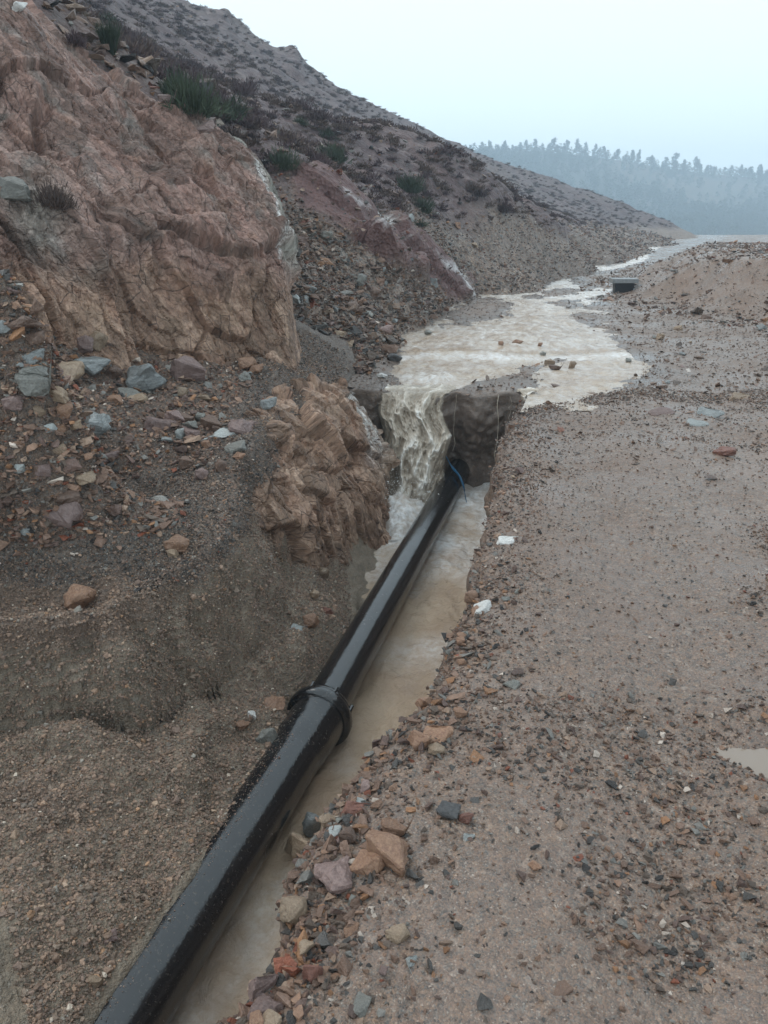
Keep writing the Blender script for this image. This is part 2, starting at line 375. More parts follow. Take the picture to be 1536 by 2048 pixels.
# ------------------------------------------------------------------ road level
def hwob(x): return .075 * np.sin(x * 7.1 + 1.2) * np.sin(x * 3.3) + .05 * np.sin(x * 15.) * np.cos(x * 4.)
def road_far(y): return .25 * smooth(40, 58, y) + .2 * smooth(58, 75, y) + .2 * smooth(75, 95, y)
TOP = np.array([P(u, v, Y=Y)[:2] for u, v, Y in [(1392, 529, 24.5), (1405, 522, 20.8), (1426, 521, 19.6), (1469, 528, 18.6), (1536, 545, 17.2), (1700, 590, 14.5), (2000, 640, 12.5), (2000, 490, 45), (1480, 484, 45), (1440, 493, 40), (1410, 508, 32)]])
def zroad(x, y, detail=True):
    p = np.stack([x, y, 0 * x], 1)
    z = road_far(y)
    # shoulder spoil bank on the right
    sd = polydist(x, y, TOP)
    z = z + 1.0 * smooth(-1.75, .15, sd + .4 * fbm(p, .6, 3, s=3)) * smooth(10, 13, y) * (1 - smooth(30, 60, y) * .6)
    # wheel ruts and swells
    z = z + .02 * fbm(p, .5, 3, s=5) * smooth(1, 4, y)
    for off, k in ((.95, .045), (2.35, .045)):
        xr = lipx(np.minimum(y, 8)) * .75 + off + .1 * np.sin(y * .8) + np.maximum(y - 8, 0) * .33
        z = z - k * np.exp(-((x - xr) / .28) ** 2) * (1 - smooth(8, 20, y))
    sd = stream_sd(x, y)
    n = .35 * fbm(p, 2.2, 3, s=8) * np.clip(.12 + y * .02, 0, .5)
    z = z - .075 * smooth(-.25, .30, sd + n)
    z = z - .085 * smooth(-.16, .12, polydist(x, y, PUDDLE) + .06 * fbm(p, 4, 3, s=9))
    if detail:
        f = smooth(1, 3, y)
        z = z + .012 * fbm(p, 3, 4, s=11) + .006 * fbm(p, 14, 3, s=12)
        z = z + .004 * fbm(p, 45, 2, s=13) * (1 - smooth(3, 8, y))
    return z
WZ = -.028
def road_attrs(x, y):
    p = np.stack([x, y, 0 * x], 1)
    wet = smooth(-.5, .05, stream_sd(x, y) + .3 * fbm(p, 2, 3, s=21))
    farw = polydist(x, y, toplan([(1290, 505), (1340, 488), (1400, 476), (1450, 474), (1460, 480), (1400, 492), (1340, 508), (1290, 520)], .3))
    wet = np.maximum(wet, .9 * smooth(-1, 2, farw))
    o = np.exp(-((x - 3.1) ** 2 + (y - 5.2) ** 2 * .8) / .5) + np.exp(-((x - .2) ** 2 / .06 + (y - 2.7) ** 2 / .4)) * .3
    sd = polydist(x, y, TOP)
    o = o + .95 * smooth(-2.2, -1.2, sd) * (1 - smooth(-.3, .4, sd)) * smooth(10, 13, y)
    return dict(wet=wet, orange=np.clip(o, 0, 1))

# ------------------------------------------------------------------ road near (right of the trench) with its broken edge and wall
def build_road():
    ys = [.2]
    while ys[-1] < HEADY: ys.append(ys[-1] + max(.006, .0062 * ys[-1]))
    ys[-1] = HEADY
    ys = np.array(ys); nc = 620
    xl = lipx(ys)
    p = np.stack([xl, ys, 0 * ys], 1)
    xl = xl + .035 * fbm(p, 5, 4, s=31)
    xr = .72 * ys + 1.6
    f = np.linspace(0, 1, nc); f = f * .75 + .25 * f ** 2
    X = xl[:, None] + (xr - xl)[:, None] * f[None]; Y = np.repeat(ys[:, None], nc, 1)
    Z = zroad(X.ravel(), Y.ravel()).reshape(X.shape)
    edge = X - xl[:, None]
    Z = Z - .05 * np.exp(-(edge / .05) ** 2) - .035 * np.exp(-(edge / .2) ** 2)
    nw = 46                                                    # wall strips below the lip
    k = np.linspace(1, 0, nw)[:-1]
    WX = xl[:, None] - .10 * k[None] ** 1.5; WYY = np.repeat(ys[:, None], nw - 1, 1); WZZ = Z[:, :1] + (-1.35 - Z[:, :1]) * k[None]
    q = np.stack([WX, WYY, WZZ], -1).reshape(-1, 3)
    WX = WX + (.05 * fbm(q, 6, 4, s=33) + .015 * fbm(q, 30, 2, s=34)).reshape(WX.shape) * smooth(0, .15, k)[None]
    V = np.concatenate([np.stack([WX, WYY, WZZ], -1), np.stack([X, Y, Z], -1)], 1)
    nr, ncc = V.shape[:2]; v = V.reshape(-1, 3)
    o = mesh_obj('gravel_road', v, grid_faces(nr, ncc), MT['road'], True, attrs=road_attrs(v[:, 0], v[:, 1]))
    tag(o, 'wet pinkish gravel road beside the trench with wheel ruts', 'road', kind='structure')
    r1 = V[:, nw - 1:]
    # farther road, under the stream
    ys = [HEADY]
    while ys[-1] < 112: ys.append(ys[-1] + .0085 * ys[-1])
    ys = np.array(ys); nc = 470
    xl = np.interp(ys, [7, 9, 12, 20, 30, 60, 112], [-1.3, -1.3, -1.2, 0, 2, 12, 28]); xr = .75 * ys + 2
    f = np.linspace(0, 1, nc)
    X = xl[:, None] + (xr - xl)[:, None] * f[None]; Y = np.repeat(ys[:, None], nc, 1)
    Y = Y + hwob(X) * smooth(1.7, 1.2, X) * np.exp(-(Y - HEADY) / .35)
    Z = zroad(X.ravel(), Y.ravel()).reshape(X.shape)
    rough = fbm(np.stack([X.ravel(), Y.ravel(), 0 * X.ravel()], 1), 6, 3, s=14).reshape(X.shape)
    Z = Z + .02 * rough * smooth(9, 14, Y)
    # head wall of the trench: rows hanging down at y = HEADY
    nw = 70; k = np.linspace(1, 0, nw)[:-1]
    hx = X[0]; p = np.stack([hx, 0 * hx, 0 * hx], 1)
    wob = .05 * fbm(p, 3, 3, s=41)
    WX = np.repeat(hx[None], nw - 1, 0); WZZ = Z[0][None] + (-1.4 - Z[0][None]) * k[:, None]
    q = np.stack([WX, 0 * WX, WZZ], -1).reshape(-1, 3)
    WY = Y[0][None] + (wob[None] * k[:, None]) + (.06 * fbm(q, 4, 4, s=42) + .022 * fbm(q, 24, 3, s=43)).reshape(WX.shape) * smooth(0, .1, k)[:, None] - .06 * k[:, None] + .10 * np.exp(-((k[:, None] - .55) / .25) ** 2)
    V = np.concatenate([np.stack([WX, WY, WZZ], -1), np.stack([X, Y, Z], -1)], 0)
    nr, ncc = V.shape[:2]; v = V.reshape(-1, 3)
    a = road_attrs(v[:, 0], v[:, 1]); a['wet'][:(nw - 1) * ncc] = .75
    o = mesh_obj('gravel_road', v, grid_faces(nr, ncc), MT['road'], True, attrs=a)
    tag(o, 'gravel road running on past the stream with the cut head wall of the trench', 'road', kind='structure')
    return r1, V[70 - 1:]
ROAD1, ROAD2 = build_road()

# ------------------------------------------------------------------ bank, ledge and talus left of the pipe
BROW = [(-420, 1262), (0, 1242), (120, 1236), (205, 1222), (250, 1192), (330, 1150), (395, 1112), (448, 1066), (476, 1005), (492, 930), (512, 868)]
BZ = [-.10, -.12, -.12, -.11, -.09, -.06, -.04, .0, .06, .16, .24]
LOW = [(0, 2048, -.66), (-150, 2048, -.62), (100, 1930, -.72), (0, 1850, -.62), (-150, 1850, -.58), (205, 2048, -.80), (320, 1880, -.80), (390, 1730, -.83), (440, 1640, -.84), (500, 1545, -.84), (560, 1450, -.85), (600, 1395, -.87),
 (300, 1780, -.78), (200, 1700, -.70), (0, 1680, -.60), (-200, 1680, -.55), (300, 1600, -.72), (150, 1570, -.60), (0, 1560, -.58), (-200, 1560, -.54), (420, 1480, -.77), (0, 1450, -.60), (200, 1430, -.63), (-200, 1450, -.56), (350, 1395, -.72), (500, 1375, -.75), (560, 1330, -.80), (640, 1330, -.93), (700, 1220, -.99), (745, 1130, -1.03),
 (430, 1270, -.56), (500, 1230, -.60), (560, 1160, -.66), (620, 1120, -.74), (660, 1180, -.88), (600, 1240, -.78), (700, 1095, -.88), (755, 1080, -1.02), (510, 1300, -.68), (560, 1060, -.55), (640, 1040, -.62), (700, 1000, -.65)]
HIGH = [(u, v, z) for (u, v), z in zip(BROW, BZ)] + [
 (0, 1120, -.02), (-250, 1120, .04), (200, 1120, -.04), (0, 1000, .14), (-250, 1000, .25), (200, 1000, .08), (350, 1000, .08), (0, 850, .42), (-250, 850, .6), (200, 850, .33), (400, 880, .22), (0, 740, .70), (-250, 740, .95), (150, 760, .54), (300, 790, .40), (400, 760, .42),
 (0, 650, .97), (200, 700, .68), (350, 730, .50), (470, 735, .43), (550, 740, .40), (600, 722, .36), (580, 825, .18), (640, 790, .14), (560, 790, .26), (600, 780, .20), (690, 768, .06), (640, 745, .19), (700, 735, .12), (760, 762, .01), (700, 700, .22), (650, 690, .34), (780, 720, .03), (-300, 560, 1.5), (0, 540, 1.4)]
def ar(x, y): return np.stack([np.arctan2(x, y), np.log(np.hypot(x, y))], 1)
def _fit(pts, reg):
    p = np.array([P(u, v, z=z) for u, v, z in pts if (z - CAMH) / ray(u, v)[2] > 0]); return tps(p[:, :2], p[:, 2], reg)
_lowf, _highf = _fit(LOW, 6e-3), _fit(HIGH, 2e-3)
BROWP = np.array([P(u, v, z=z)[:2] for (u, v), z in zip(BROW, BZ)] + [P(560, 826, z=.2)[:2] + (0, .1), P(640, 806, z=.16)[:2] + (0, .15), P(700, 800, z=.1)[:2] + (0, .2), (-.45, 7.9), (-.3, 12), (-9, 12), (-9, 3)])
def _nf(x, y):
    p = np.stack([x, y, 0 * x], 1)
    sd = polydist(x, y, BROWP) + .05 * fbm(p, 2.6, 3, s=44) + .015 * fbm(p, 12, 2, s=45)
    lo = np.clip(_lowf(p[:, :2]), -1.1, -.42); hi = np.clip(_highf(p[:, :2]), -.2, 2.2)
    lo = lo + .10 * np.exp(-((sd + .42) / .16) ** 2) * (.4 + fbm(p, 3, 3, s=46))      # fallen clods at the foot of the face
    k = np.clip((sd + .19) / .19, 0, 1); return lo + (hi - lo) * (k ** .8 * (1 - .25 * np.sin(k * math.pi) * fbm(p, 5, 2, s=48)))
ORX = [(-.45, 7.95), (-.2, 7.4), (.02, 6.5)]
def zbank(x, y):
    z = _nf(x, y)
    px = pipex(y); dd = px - x
    heap = np.interp(y, [1.5, 2.0, 2.5, 3.0, 3.4], [-.775, -.785, -.815, -.85, -.90]) - .12 * np.maximum(dd - .12, 0) + .03 * fbm(np.stack([x, y, 0 * x], 1), 5, 3, s=47)
    z = np.where((y < 3.4) & (dd > .0), np.maximum(z, np.minimum(heap, z + .25)), z)      # soil heaped against the pipe
    z = np.where(y < 7.3, z + (-1.34 - z) * smooth(.03, -.10, px - x), z)
    xo = np.interp(y, [6.3, 6.5, 7.4, 7.95], [.06, .02, -.2, -.5])
    inh = smooth(.06, -.02, xo - x) * smooth(6.2, 6.4, y) * (1 - smooth(HEADY - .03, HEADY + .03, y))
    z = z + (-1.34 - z) * inh
    beyond = smooth(HEADY - .02, HEADY + .05, y) * smooth(-.5, -.1, x)
    return z + (np.minimum(z, -.25) - z) * beyond
def build_bank():
    az = np.concatenate([np.linspace(R(-66), R(-38), 90)[:-1], np.linspace(R(-38), R(13), 610)])
    rs = [.9]
    while rs[-1] < 11.5: rs.append(rs[-1] * 1.0047)
    rs = np.array(rs)
    A, RR = np.meshgrid(az, rs); x = (np.sin(A) * RR).ravel(); y = (np.cos(A) * RR).ravel()
    z = zbank(x, y)
    p = np.stack([x, y, z], 1)
    zone = smooth(-.17, -.03, z + .08 * fbm(p, 3, 3, s=50)) * .5 + smooth(.02, .2, z + .12 * fbm(p, 2.2, 3, s=51)) * .5
    zone = np.where((x > -1.15) & (z > -.2), np.minimum(zone, .5 + .12 * fbm(p, 4, 2, s=52)), zone)
    red = smooth(-.3, -.2, z) * (1 - smooth(-.12, -.04, z)) * smooth(-.9, -1.3, x)
    red = np.maximum(red, np.exp(-((x + 1.42) ** 2 / .06 + (y - 2.55) ** 2 / .02)))
    sandy = 1 - smooth(.2, .5, zone)
    d = .035 * fbm(p, 2.5, 4, s=53) + .016 * fbm(p, 9, 3, s=54)
    lum = fbm(p, 4.2, 3, .5, s=60); d = d + .05 * np.maximum(lum - .15, 0) * sandy                       # clods in the slumped soil
    f1, f2, off, rid = voro(p * 26, 55); d = d + sandy * .012 * (rid - .35) * smooth(.05, .3, f2 - f1)
    f1, f2, off, rid = voro(p * 11, 56); d = d + (1 - sandy) * .022 * (rid - .4) * smooth(.02, .25, f2 - f1)
    d = d + .007 * fbm(p, 60, 2, s=57)
    V = p.reshape(RR.shape + (3,)); n = grid_normals(V).reshape(-1, 3); n *= np.sign(n[:, 2:3] + 1e-9)
    keep = smooth(-1.3, -1.1, z)
    near = smooth(.0, .12, pipex(y) - x - .03); near = np.where(y > 7.3, 1, near)
    p = p + n * (d * keep * (.25 + .75 * near))[:, None]
    o = mesh_obj('soil_bank', p, grid_faces(len(rs), len(az)), MT['bank'], True, attrs=dict(zone=zone, red=red))
    tag(o, 'slumped grey brown soil bank and stony talus left of the black pipe', 'bank', kind='structure')
    return p.reshape(RR.shape + (3,)), az, rs, zone.reshape(RR.shape)
BANK, BAZ, BRS, BZONE = build_bank()
def bank_z(x, y):
    a = np.interp(np.arctan2(x, y), BAZ, np.arange(len(BAZ))); r = np.interp(np.hypot(x, y), BRS, np.arange(len(BRS)))
    i = np.round(r).astype(int); j = np.round(a).astype(int)
    return BANK[i, j, 2]

# ------------------------------------------------------------------ rock faces
def plates(q, scale, amp, tilt, s, k_=22.):
    """angular plates: every cell shifted and tilted, cracks between"""
    p = q * scale; i = np.floor(p).astype(np.int64); n = len(p)
    f1 = np.full(n, 9.); f2 = np.full(n, 9.); num = np.zeros(n); den = np.full(n, 1e-30)
    for dx in (-1, 0, 1):
        for dy in (-1, 0, 1):
            for dz in (-1, 0, 1):
                a, b, c = i[:, 0] + dx, i[:, 1] + dy, i[:, 2] + dz
                e0 = p[:, 0] - a - _h(a, b, c, s + 1); e1 = p[:, 1] - b - _h(a, b, c, s + 2); e2 = p[:, 2] - c - _h(a, b, c, s + 3)
                d2 = e0 * e0 + e1 * e1 + e2 * e2; d = np.sqrt(d2)
                f2 = np.where(d < f1, f1, np.minimum(f2, d)); f1 = np.minimum(f1, d)
                hh = amp * (_h(a, b, c, s + 4) - .5) + 2 * tilt / scale * (e0 * (_h(a, b, c, s + 5) - .5) + .45 * e2 * (_h(a, b, c, s + 6) - .5))
                w_ = np.exp(-k_ * d2); num += w_ * hh; den += w_
    return num / den, f2 - f1
def rot_strata(p, tilt, yaw):
    c, s_ = math.cos(yaw), math.sin(yaw); x = p[:, 0] * c + p[:, 1] * s_; y = -p[:, 0] * s_ + p[:, 1] * c; z = p[:, 2]
    c, s_ = math.cos(tilt), math.sin(tilt)
    return np.stack([x * c + z * s_, y, -x * s_ + z * c], 1)
def build_cliff():
    C = [[(-300, 730, 5.2), (-300, 560, 5.3), (-300, 400, 5.6), (-300, 200, 6.2), (-300, -250, 7.5)],
         [(0, 700, 5.5), (0, 560, 5.7), (0, 415, 5.95), (0, 230, 6.8), (10, -12, 7.9)],
         [(170, 745, 5.9), (170, 600, 6.15), (165, 455, 6.35), (150, 280, 7.1), (128, 98, 8.1)],
         [(330, 762, 6.4), (325, 620, 6.75), (310, 480, 7.0), (280, 340, 7.5), (232, 168, 8.3)],
         [(450, 760, 6.8), (440, 620, 7.1), (425, 500, 7.4), (390, 370, 7.8), (335, 215, 8.5)],
         [(540, 752, 7.1), (530, 620, 7.4), (515, 500, 7.7), (480, 390, 8.1), (425, 262, 8.7)],
         [(600, 740, 7.4), (582, 600, 7.7), (568, 500, 8.0), (548, 405, 8.4), (502, 315, 8.9)],
         [(606, 700, 8.4), (578, 592, 8.7), (560, 500, 9.0), (535, 405, 9.4), (480, 320, 9.8)],
         [(590, 690, 10.0), (560, 592, 10.4), (540, 500, 10.8), (505, 405, 11.2), (440, 320, 11.6)]]
    K = np.array([[P(u, v, Y=Y) for u, v, Y in c] for c in C])           # cols x rows x 3
    back = K[:, -1:] + np.array([-.3, 1.1, .05]); back2 = back + np.array([-.3, 1.5, -.5])
    K = np.concatenate([K, back, back2], 1)
    G = catmull(K, 470); G = np.swapaxes(catmull(np.swapaxes(G, 0, 1), 430), 0, 1)   # cols(470) x rows(430)
    n = grid_normals(G); flip = np.sign((n * (np.array([0, 0, 1.6]) - G)).sum(-1).mean()); n = n * flip
    p = G.reshape(-1, 3); nn = n.reshape(-1, 3)
    uu = np.repeat(np.linspace(0, 8, 470)[:, None], 430, 1).ravel(); vv = np.repeat(np.linspace(0, 6, 430)[None], 470, 0).ravel()
    wp = p + .035 * np.stack([fbm(p, 2.5, 3, s=71), fbm(p, 2.5, 3, s=72), fbm(p, 2.5, 3, s=73)], 1)
    q = rot_strata(wp, R(24), R(25)) * np.array([1.0, 1.0, .48])
    d = .07 * fbm(p, .8, 3, s=70)
    for sc_, am, ti, s in ((.75, .22, .22, 74), (1.9, .10, .25, 75), (4.6, .046, .28, 76), (11, .022, .28, 77), (23, .009, .25, 79)):
        h, e = plates(q, sc_, am, ti, s, 70. if sc_ < 3 else 160.); d = d + h - am * .5 * (1 - smooth(0, .05, e)) * smooth(-.3, .2, fbm(p, 1.3, 2, s=s + 200))
    for zl, wl, am in ((1.28, .10, .16), (1.75, .08, .14), (2.25, .10, .12), (.95, .06, .08)):        # broken ledges
        zz = p[:, 2] - zl + .22 * fbm(p, .9, 3, s=83) + .06 * fbm(p, 5, 2, s=84) + .12 * p[:, 0]
        d = d + am * np.exp(-np.maximum(-zz, 0) / .35) * smooth(.05, -.05, zz) * smooth(-.1, .35, fbm(p, .8, 2, s=85 + int(zl * 4)))
    # a ledge with rubble about two thirds down on the left and softer earthy base on the right
    soft = smooth(4.2, 5.3, uu) * (1 - smooth(.6, 1.6, vv)); d = d * (1 - .55 * soft)
    d = d + .006 * fbm(p, 30, 3, s=78)
    fade = (smooth(6, 4.4, vv) * .85 + .15) * (1 - .35 * smooth(5.5, 6.1, uu))
    p = p + nn * (d * fade)[:, None]
    gx = uu + .25 * fbm(p, 1.2, 3, s=80)
    grey = smooth(5.55, 5.8, gx) * smooth(1.2, 2.1, vv) * (1 - smooth(4.6, 5, vv)); grey = np.maximum(grey, .75 * np.exp(-((gx - 1.55) ** 2 / .12 + (vv - 2.0) ** 2 / .15)))
    white = np.exp(-((gx - 5.62) / .05) ** 2) * smooth(1.6, 2.0, vv) * (1 - smooth(3.4, 3.9, vv))
    orange = .95 * smooth(1.8, .9, vv + .35 * fbm(p, 1.5, 3, s=81)) * smooth(.6, 1.4, gx)
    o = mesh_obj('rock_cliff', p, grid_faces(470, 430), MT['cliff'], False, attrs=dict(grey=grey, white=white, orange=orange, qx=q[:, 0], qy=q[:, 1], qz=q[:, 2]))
    tag(o, 'fractured red brown rock cliff cut into the hillside above the talus', 'cliff', kind='structure')
    return p.reshape(470, 430, 3)
CLIFF = build_cliff()
def build_outcrop():
    C = [[(440, 1290, 4.75), (450, 1130, 4.95), (478, 965, 5.35), (492, 850, 5.75)],
         [(480, 1270, 4.30), (488, 1120, 4.55), (505, 960, 5.0), (516, 843, 5.5)],
         [(545, 1215, 4.66), (548, 1045, 4.85), (550, 925, 5.3), (560, 822, 5.92)],
         [(640, 1175, 5.28), (640, 1005, 5.42), (630, 900, 5.82), (615, 811, 6.42)],
         [(712, 1150, 6.02), (708, 985, 6.15), (695, 885, 6.45), (676, 792, 6.9)],
         [(782, 1125, 6.42), (757, 965, 6.55), (738, 880, 6.8), (704, 796, 7.1)],
         [(800, 1085, 7.1), (778, 945, 7.3), (748, 870, 7.5), (716, 800, 7.65)]]
    K = np.array([[P(u, v, Y=Y) for u, v, Y in c] for c in C])
    back = K[:, -1:] + np.array([-.1, .55, -.02]); K = np.concatenate([K, back, back + np.array([0, .3, -.5])], 1)
    G = catmull(K, 300); G = np.swapaxes(catmull(np.swapaxes(G, 0, 1), 260), 0, 1)
    n = grid_normals(G); n = n * np.sign((n * (np.array([0, 0, 1.6]) - G)).sum(-1).mean())
    p = G.reshape(-1, 3); nn = n.reshape(-1, 3)
    uu = np.repeat(np.linspace(-1, 5, 300)[:, None], 260, 1).ravel(); vv = np.repeat(np.linspace(0, 5, 260)[None], 300, 0).ravel()
    wp = p + .02 * np.stack([fbm(p, 3, 3, s=91), fbm(p, 3, 3, s=92), fbm(p, 3, 3, s=93)], 1)
    q = rot_strata(wp, R(14), R(40)) * np.array([1.0, 1.0, .5])
    d = .05 * fbm(p, 2, 3, s=90)
    for sc_, am, ti, s in ((2.0, .10, .30, 94), (4.6, .055, .32, 95), (11, .024, .3, 96)):
        h, e = plates(q, sc_, am, ti, s, 70.); d = d + h - am * .45 * (1 - smooth(0, .06, e))
    p = p + nn * d[:, None]
    gx = uu + .15 * fbm(p, 4, 3, s=98)
    white = smooth(3.85, 4.1, gx) * (1 - smooth(4.7, 5, gx)) * smooth(.9, 2.2, vv)
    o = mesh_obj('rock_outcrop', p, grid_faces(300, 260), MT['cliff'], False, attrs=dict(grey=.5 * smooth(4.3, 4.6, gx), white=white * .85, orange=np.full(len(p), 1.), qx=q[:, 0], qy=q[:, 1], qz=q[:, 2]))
    tag(o, 'orange tan rock outcrop with a pale vein standing in the trench beside the waterfall', 'rock')
build_outcrop()

# ------------------------------------------------------------------ hillside
HC = [  # (u, v, ('z'|'Y', value))
 (600, 790, 'Y', 8.3), (690, 735, 'Y', 8.9), (560, 760, 'Y', 8.2), (700, 720, 'z', .08), (790, 672, 'z', .04), (850, 640, 'z', .06), (895, 606, 'z', .06), (940, 592, 'z', .06), (1000, 583, 'z', .06), (1080, 574, 'z', .06), (1100, 556, 'z', .08), (1180, 532, 'z', .08), (1240, 518, 'z', .12), (1290, 497, 'z', .3), (1340, 486, 'z', .45), (1392, 474, 'z', .65),
 (800, 700, 'z', -.2), (950, 610, 'z', -.25), (1100, 585, 'z', -.25), (1200, 545, 'z', -.3), (1300, 512, 'z', -.2), (1400, 480, 'z', .1),
 (600, 690, 'Y', 9.3), (600, 600, 'Y', 10.2), (600, 500, 'Y', 11.3), (560, 420, 'Y', 12.6), (520, 340, 'Y', 13.6), (450, 290, 'Y', 13.0), (660, 640, 'Y', 10.3), (740, 650, 'Y', 10.9),
 (700, 600, 'Y', 11.4), (700, 500, 'Y', 13.2), (700, 425, 'Y', 14.6), (620, 370, 'Y', 14.2), (800, 600, 'Y', 13.4), (800, 530, 'Y', 15.0), (800, 475, 'Y', 16.2), (870, 580, 'Y', 16.6), (890, 525, 'Y', 18.6), (940, 560, 'Y', 20.0),
 (930, 480, 'Y', 21.5), (1000, 520, 'Y', 22.6), (1000, 415, 'Y', 25.0), (1060, 500, 'Y', 25.2), (1055, 440, 'Y', 27.0), (1110, 500, 'Y', 28.6), (1110, 462, 'Y', 30.0), (1180, 490, 'Y', 38), (900, 420, 'Y', 22.5), (820, 400, 'Y', 20.5),
 (700, 350, 'Y', 20), (600, 290, 'Y', 19), (500, 250, 'Y', 17.5), (400, 215, 'Y', 15), (300, 165, 'Y', 13.5), (200, 95, 'Y', 12), (100, 10, 'Y', 11), (0, -60, 'Y', 10.5), (230, 190, 'Y', 9.6), (340, 240, 'Y', 10), (430, 285, 'Y', 10.6), (120, 120, 'Y', 9.5), (0, 20, 'Y', 9.0), (-200, -80, 'Y', 9),
 (250, 95, 'Y', 19), (350, 135, 'Y', 22), (500, 195, 'Y', 26), (600, 235, 'Y', 28), (700, 272, 'Y', 31), (800, 312, 'Y', 35), (900, 350, 'Y', 40), (1000, 388, 'Y', 46), (1100, 425, 'Y', 54), (1200, 455, 'Y', 62), (1280, 478, 'Y', 68), (1340, 480, 'Y', 78),
 (300, 60, 'Y', 40), (500, 145, 'Y', 46), (700, 238, 'Y', 56), (900, 325, 'Y', 70), (1050, 380, 'Y', 82), (1200, 425, 'Y', 90), (1300, 455, 'Y', 92),
 (100, -110, 'Y', 40), (-200, -260, 'Y', 40),
 (0, -210, 'Y', 60), (200, -90, 'Y', 62), (370, 0, 'Y', 66), (455, 42, 'Y', 68), (580, 108, 'Y', 74), (680, 178, 'Y', 80), (760, 218, 'Y', 86), (940, 296, 'Y', 100), (1000, 322, 'Y', 103), (1100, 354, 'Y', 108), (1200, 390, 'Y', 110), (1300, 428, 'Y', 108), (1360, 455, 'Y', 104), (1390, 470, 'Y', 98),
 (-300, -400, 'Y', 60)]
_hp = np.array([P(u, v, **{k: val}) for u, v, k, val in HC])
_hr = np.hypot(_hp[:, 0], _hp[:, 1])
_ha = ar(_hp[:, 0], _hp[:, 1]); _hv = (_hp[:, 2] - CAMH) / _hr
CRA = np.array([(a, r, t) for (u, v, k, val), a, r, t in zip(HC, _ha[:, 0], _hr, _hv) if k == 'Y' and (val >= 98 or (val >= 60 and u < 800 and v < 230 and val != 70))])
CRA = CRA[np.argsort(CRA[:, 0])]
_hf = tps(_ha, _hv, 1e-4)
def topx(p):
    q = p - np.array([0, 0, CAMH]); Z = q[:, 1] * CP - q[:, 2] * SP; return np.stack([768 + FPX * q[:, 0] / Z, 1024 + FPX * (-q[:, 1] * SP - q[:, 2] * CP) / Z], 1)
MAROON = np.array([(565, 335), (620, 352), (680, 385), (740, 420), (800, 452), (850, 490), (905, 530), (940, 565), (945, 592), (915, 596), (880, 570), (820, 552), (770, 530), (700, 492), (650, 462), (600, 425), (575, 385)])
def zhill(x, y):
    q = ar(x, y); r = np.exp(q[:, 1])
    cr = np.interp(q[:, 0], CRA[:, 0], CRA[:, 1]); ct = np.interp(q[:, 0], CRA[:, 0], CRA[:, 2])
    rr = np.minimum(r, cr)
    t = _hf(np.stack([q[:, 0], np.log(rr)], 1))
    over = np.maximum(r - cr, 0)
    t = np.minimum(t, ct + .25 * np.maximum(0, 1 - r / cr) * 0 + .002)
    return CAMH + rr * t - .25 * over - .0
